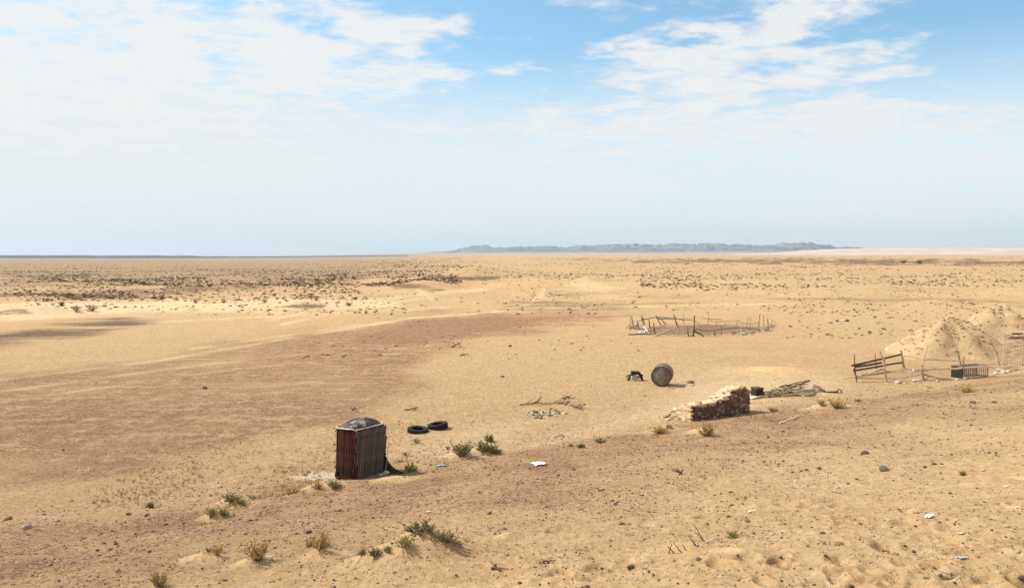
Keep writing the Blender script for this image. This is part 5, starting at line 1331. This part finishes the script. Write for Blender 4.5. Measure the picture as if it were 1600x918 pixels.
# ------------------------------------------------------------------ far hills, escarpment, woods
def far_relief(name, px0, px1, npx, r0, r1, nr, top, mat, seed, ridged, wl, env, jag=0.0):
    pxs = np.linspace(px0, px1, npx); a = np.arctan((pxs - PW / 2) / F); rr_ = np.linspace(r0, r1, nr)
    A, Rr = np.meshgrid(a, rr_); x = Rr * np.sin(A); y = Rr * np.cos(A)
    base = H0(x.ravel(), y.ravel()).reshape(x.shape)
    yt = interp(pxs, top)[None, :] - jag * (1 - np.abs(fbm(pxs, pxs * 0 + seed, 34.0, 5, seed, .55)[None, :]) * 3.0)
    rt = r0 + (r1 - r0) * 0.62
    ztop = CZ + (HORIZON - yt) / F * rt * np.cos(A)
    t = (Rr - r0) / (r1 - r0); e = env(t)
    n = 1 - np.abs(fbm(x, y, wl, 5, seed, 0.55)) * 1.5; n2 = fbm(x, y, wl * 2.2, 3, seed + 7)
    shape = np.clip(e * (1 - ridged + ridged * n) + 0.12 * n2 * e, 0, 1.25)
    h = np.maximum(ztop - base, 0) * shape
    edge = np.minimum(np.arange(npx), np.arange(npx)[::-1])[None, :]
    z = base + h - 4.0 * (h < 1.5)
    V = np.stack([x, y, z], -1).reshape(-1, 3)
    i, j = np.meshgrid(np.arange(nr - 1), np.arange(npx - 1), indexing='ij')
    Fq = np.stack([i * npx + j, i * npx + j + 1, (i + 1) * npx + j + 1, (i + 1) * npx + j], -1).reshape(-1, 4)
    return tag(link(name, raw_mesh(name, V, Fq, [mat], None, True)), kind='structure')
def mtn_fn(P, bs):
    n = noise(P, 0.004, 6, 0.65); z = separate(P)[2]
    n2 = noise(P, 0.011, 5, 0.65)
    c = mixc(smooth(n, 0.40, 0.60), (0.062, 0.060, 0.074), (0.165, 0.140, 0.138))
    c = mixc(smooth(n2 + smooth(separate(P)[0], 1000, 5200, 0, 0.07), 0.52, 0.62, 0, 0.75), c, (0.30, 0.24, 0.21))
    return mixc(smooth(z + (n - 0.5) * 90, 58, 36, 0, .8), c, (0.40, 0.29, 0.225))
M['mountain'] = material('bare_mountain', mtn_fn, 0.95, 0.05)
def esc_fn(P, bs):
    n = noise(vscale(P, (1, 1, 6)), 0.004, 6, 0.65); n2 = noise(P, 0.016, 5, 0.6)
    c = mixc(smooth(n, 0.35, 0.65), (0.47, 0.315, 0.22), (0.58, 0.42, 0.31))
    return mixc(smooth(n2, 0.58, 0.70, 0, 0.8), c, (0.72, 0.60, 0.48))
M['escarp'] = material('pale_escarpment', esc_fn, 0.95, 0.05)
TOP = [(640, 397), (690, 393), (720, 389), (745, 384), (762, 382), (772, 385), (790, 387), (815, 386), (850, 383.5), (880, 384), (905, 381.5), (925, 383), (960, 381), (1000, 380.5), (1040, 381),
       (1075, 378.5), (1105, 378), (1140, 380), (1175, 381.5), (1210, 380), (1232, 377.5), (1248, 378), (1264, 376), (1280, 379), (1305, 383.5), (1335, 386.8), (1380, 391), (1420, 394)]
far_relief('mountains', 640, 1420, 520, 7200, 9800, 70, TOP, M['mountain'], 401, 0.72, 520.0, lambda t: sst(t, 0.0, 0.62) ** 0.8 * (1 - 0.85 * sst(t, 0.66, 1.0)), 1.1)
ESC = [(1120, 398), (1200, 395), (1250, 391.5), (1300, 388.5), (1360, 387.2), (1450, 387.0), (1530, 386.6), (1600, 387), (1750, 386.5), (1950, 388)]
far_relief('escarpment', 1120, 1950, 420, 4300, 6600, 46, ESC, M['escarp'], 431, 0.10, 300.0, lambda t: sst(t, 0.02, 0.62) * (1 - 0.2 * sst(t, 0.7, 1.0)))
def far_woods():
    rr_ = np.linspace(4200, 5600, 10); npx = 520; pxs = np.linspace(-160, 640, npx); a = np.arctan((pxs - PW / 2) / F)
    A, Rr = np.meshgrid(a, rr_); x = Rr * np.sin(A); y = Rr * np.cos(A)
    fade = interp(pxs, [(-160, 1), (250, 0.95), (330, 0.6), (470, 0.3), (640, 0.0)])[None, :]
    n = np.clip(0.9 + 0.30 * fbm(x * 0.6, y * 0.5, 90, 4, 451), 0.5, 1.2)
    h = 14 * fade * n; h[0] = -2; h[-1] = -2
    V = np.stack([x, y, H0(x.ravel(), y.ravel()).reshape(x.shape) + h], -1).reshape(-1, 3); nr = len(rr_)
    i, j = np.meshgrid(np.arange(nr - 1), np.arange(npx - 1), indexing='ij')
    Fq = np.stack([i * npx + j, i * npx + j + 1, (i + 1) * npx + j + 1, (i + 1) * npx + j], -1).reshape(-1, 4)
    tag(link('far_woods', raw_mesh('far_woods', V, Fq, [M['woods']])), 'dark blue strip of distant desert woods on the left horizon', 'woods', kind='stuff')
M['woods'] = simple('far_woods_leaf', (0.020, 0.024, 0.020), (0.040, 0.044, 0.034), 0.02, 0.95, vary=0, bumpd=0)
far_woods()
# ------------------------------------------------------------------ the dusty air
def build_haze():
    q = 14000
    v = [(-q, -q, -6), (q, -q, -6), (q, q, -6), (-q, q, -6), (-q, -q, 330), (q, -q, 330), (q, q, 330), (-q, q, 330)]
    f = [(0, 3, 2, 1), (4, 5, 6, 7), (0, 1, 5, 4), (1, 2, 6, 5), (2, 3, 7, 6), (3, 0, 4, 7)]
    me = bpy.data.meshes.new('haze'); me.from_pydata(v, [], f); me.update()
    m = bpy.data.materials.new('haze_air'); m.use_nodes = True; t = m.node_tree
    for n in list(t.nodes): t.nodes.remove(n)
    o = t.nodes.new('ShaderNodeOutputMaterial'); p = t.nodes.new('ShaderNodeVolumePrincipled')
    p.inputs['Color'].default_value = HAZE_COL; p.inputs['Density'].default_value = HAZE_DENS; p.inputs['Anisotropy'].default_value = 0.15
    t.links.new(p.outputs[0], o.inputs['Volume'])
    me.materials.append(m)
    ob = bpy.data.objects.new('haze', me); COL.objects.link(ob); ob['kind'] = 'stuff'
HAZE_COL = (0.70, 0.86, 1.0, 1.0); HAZE_DENS = 7.8e-5
build_haze()
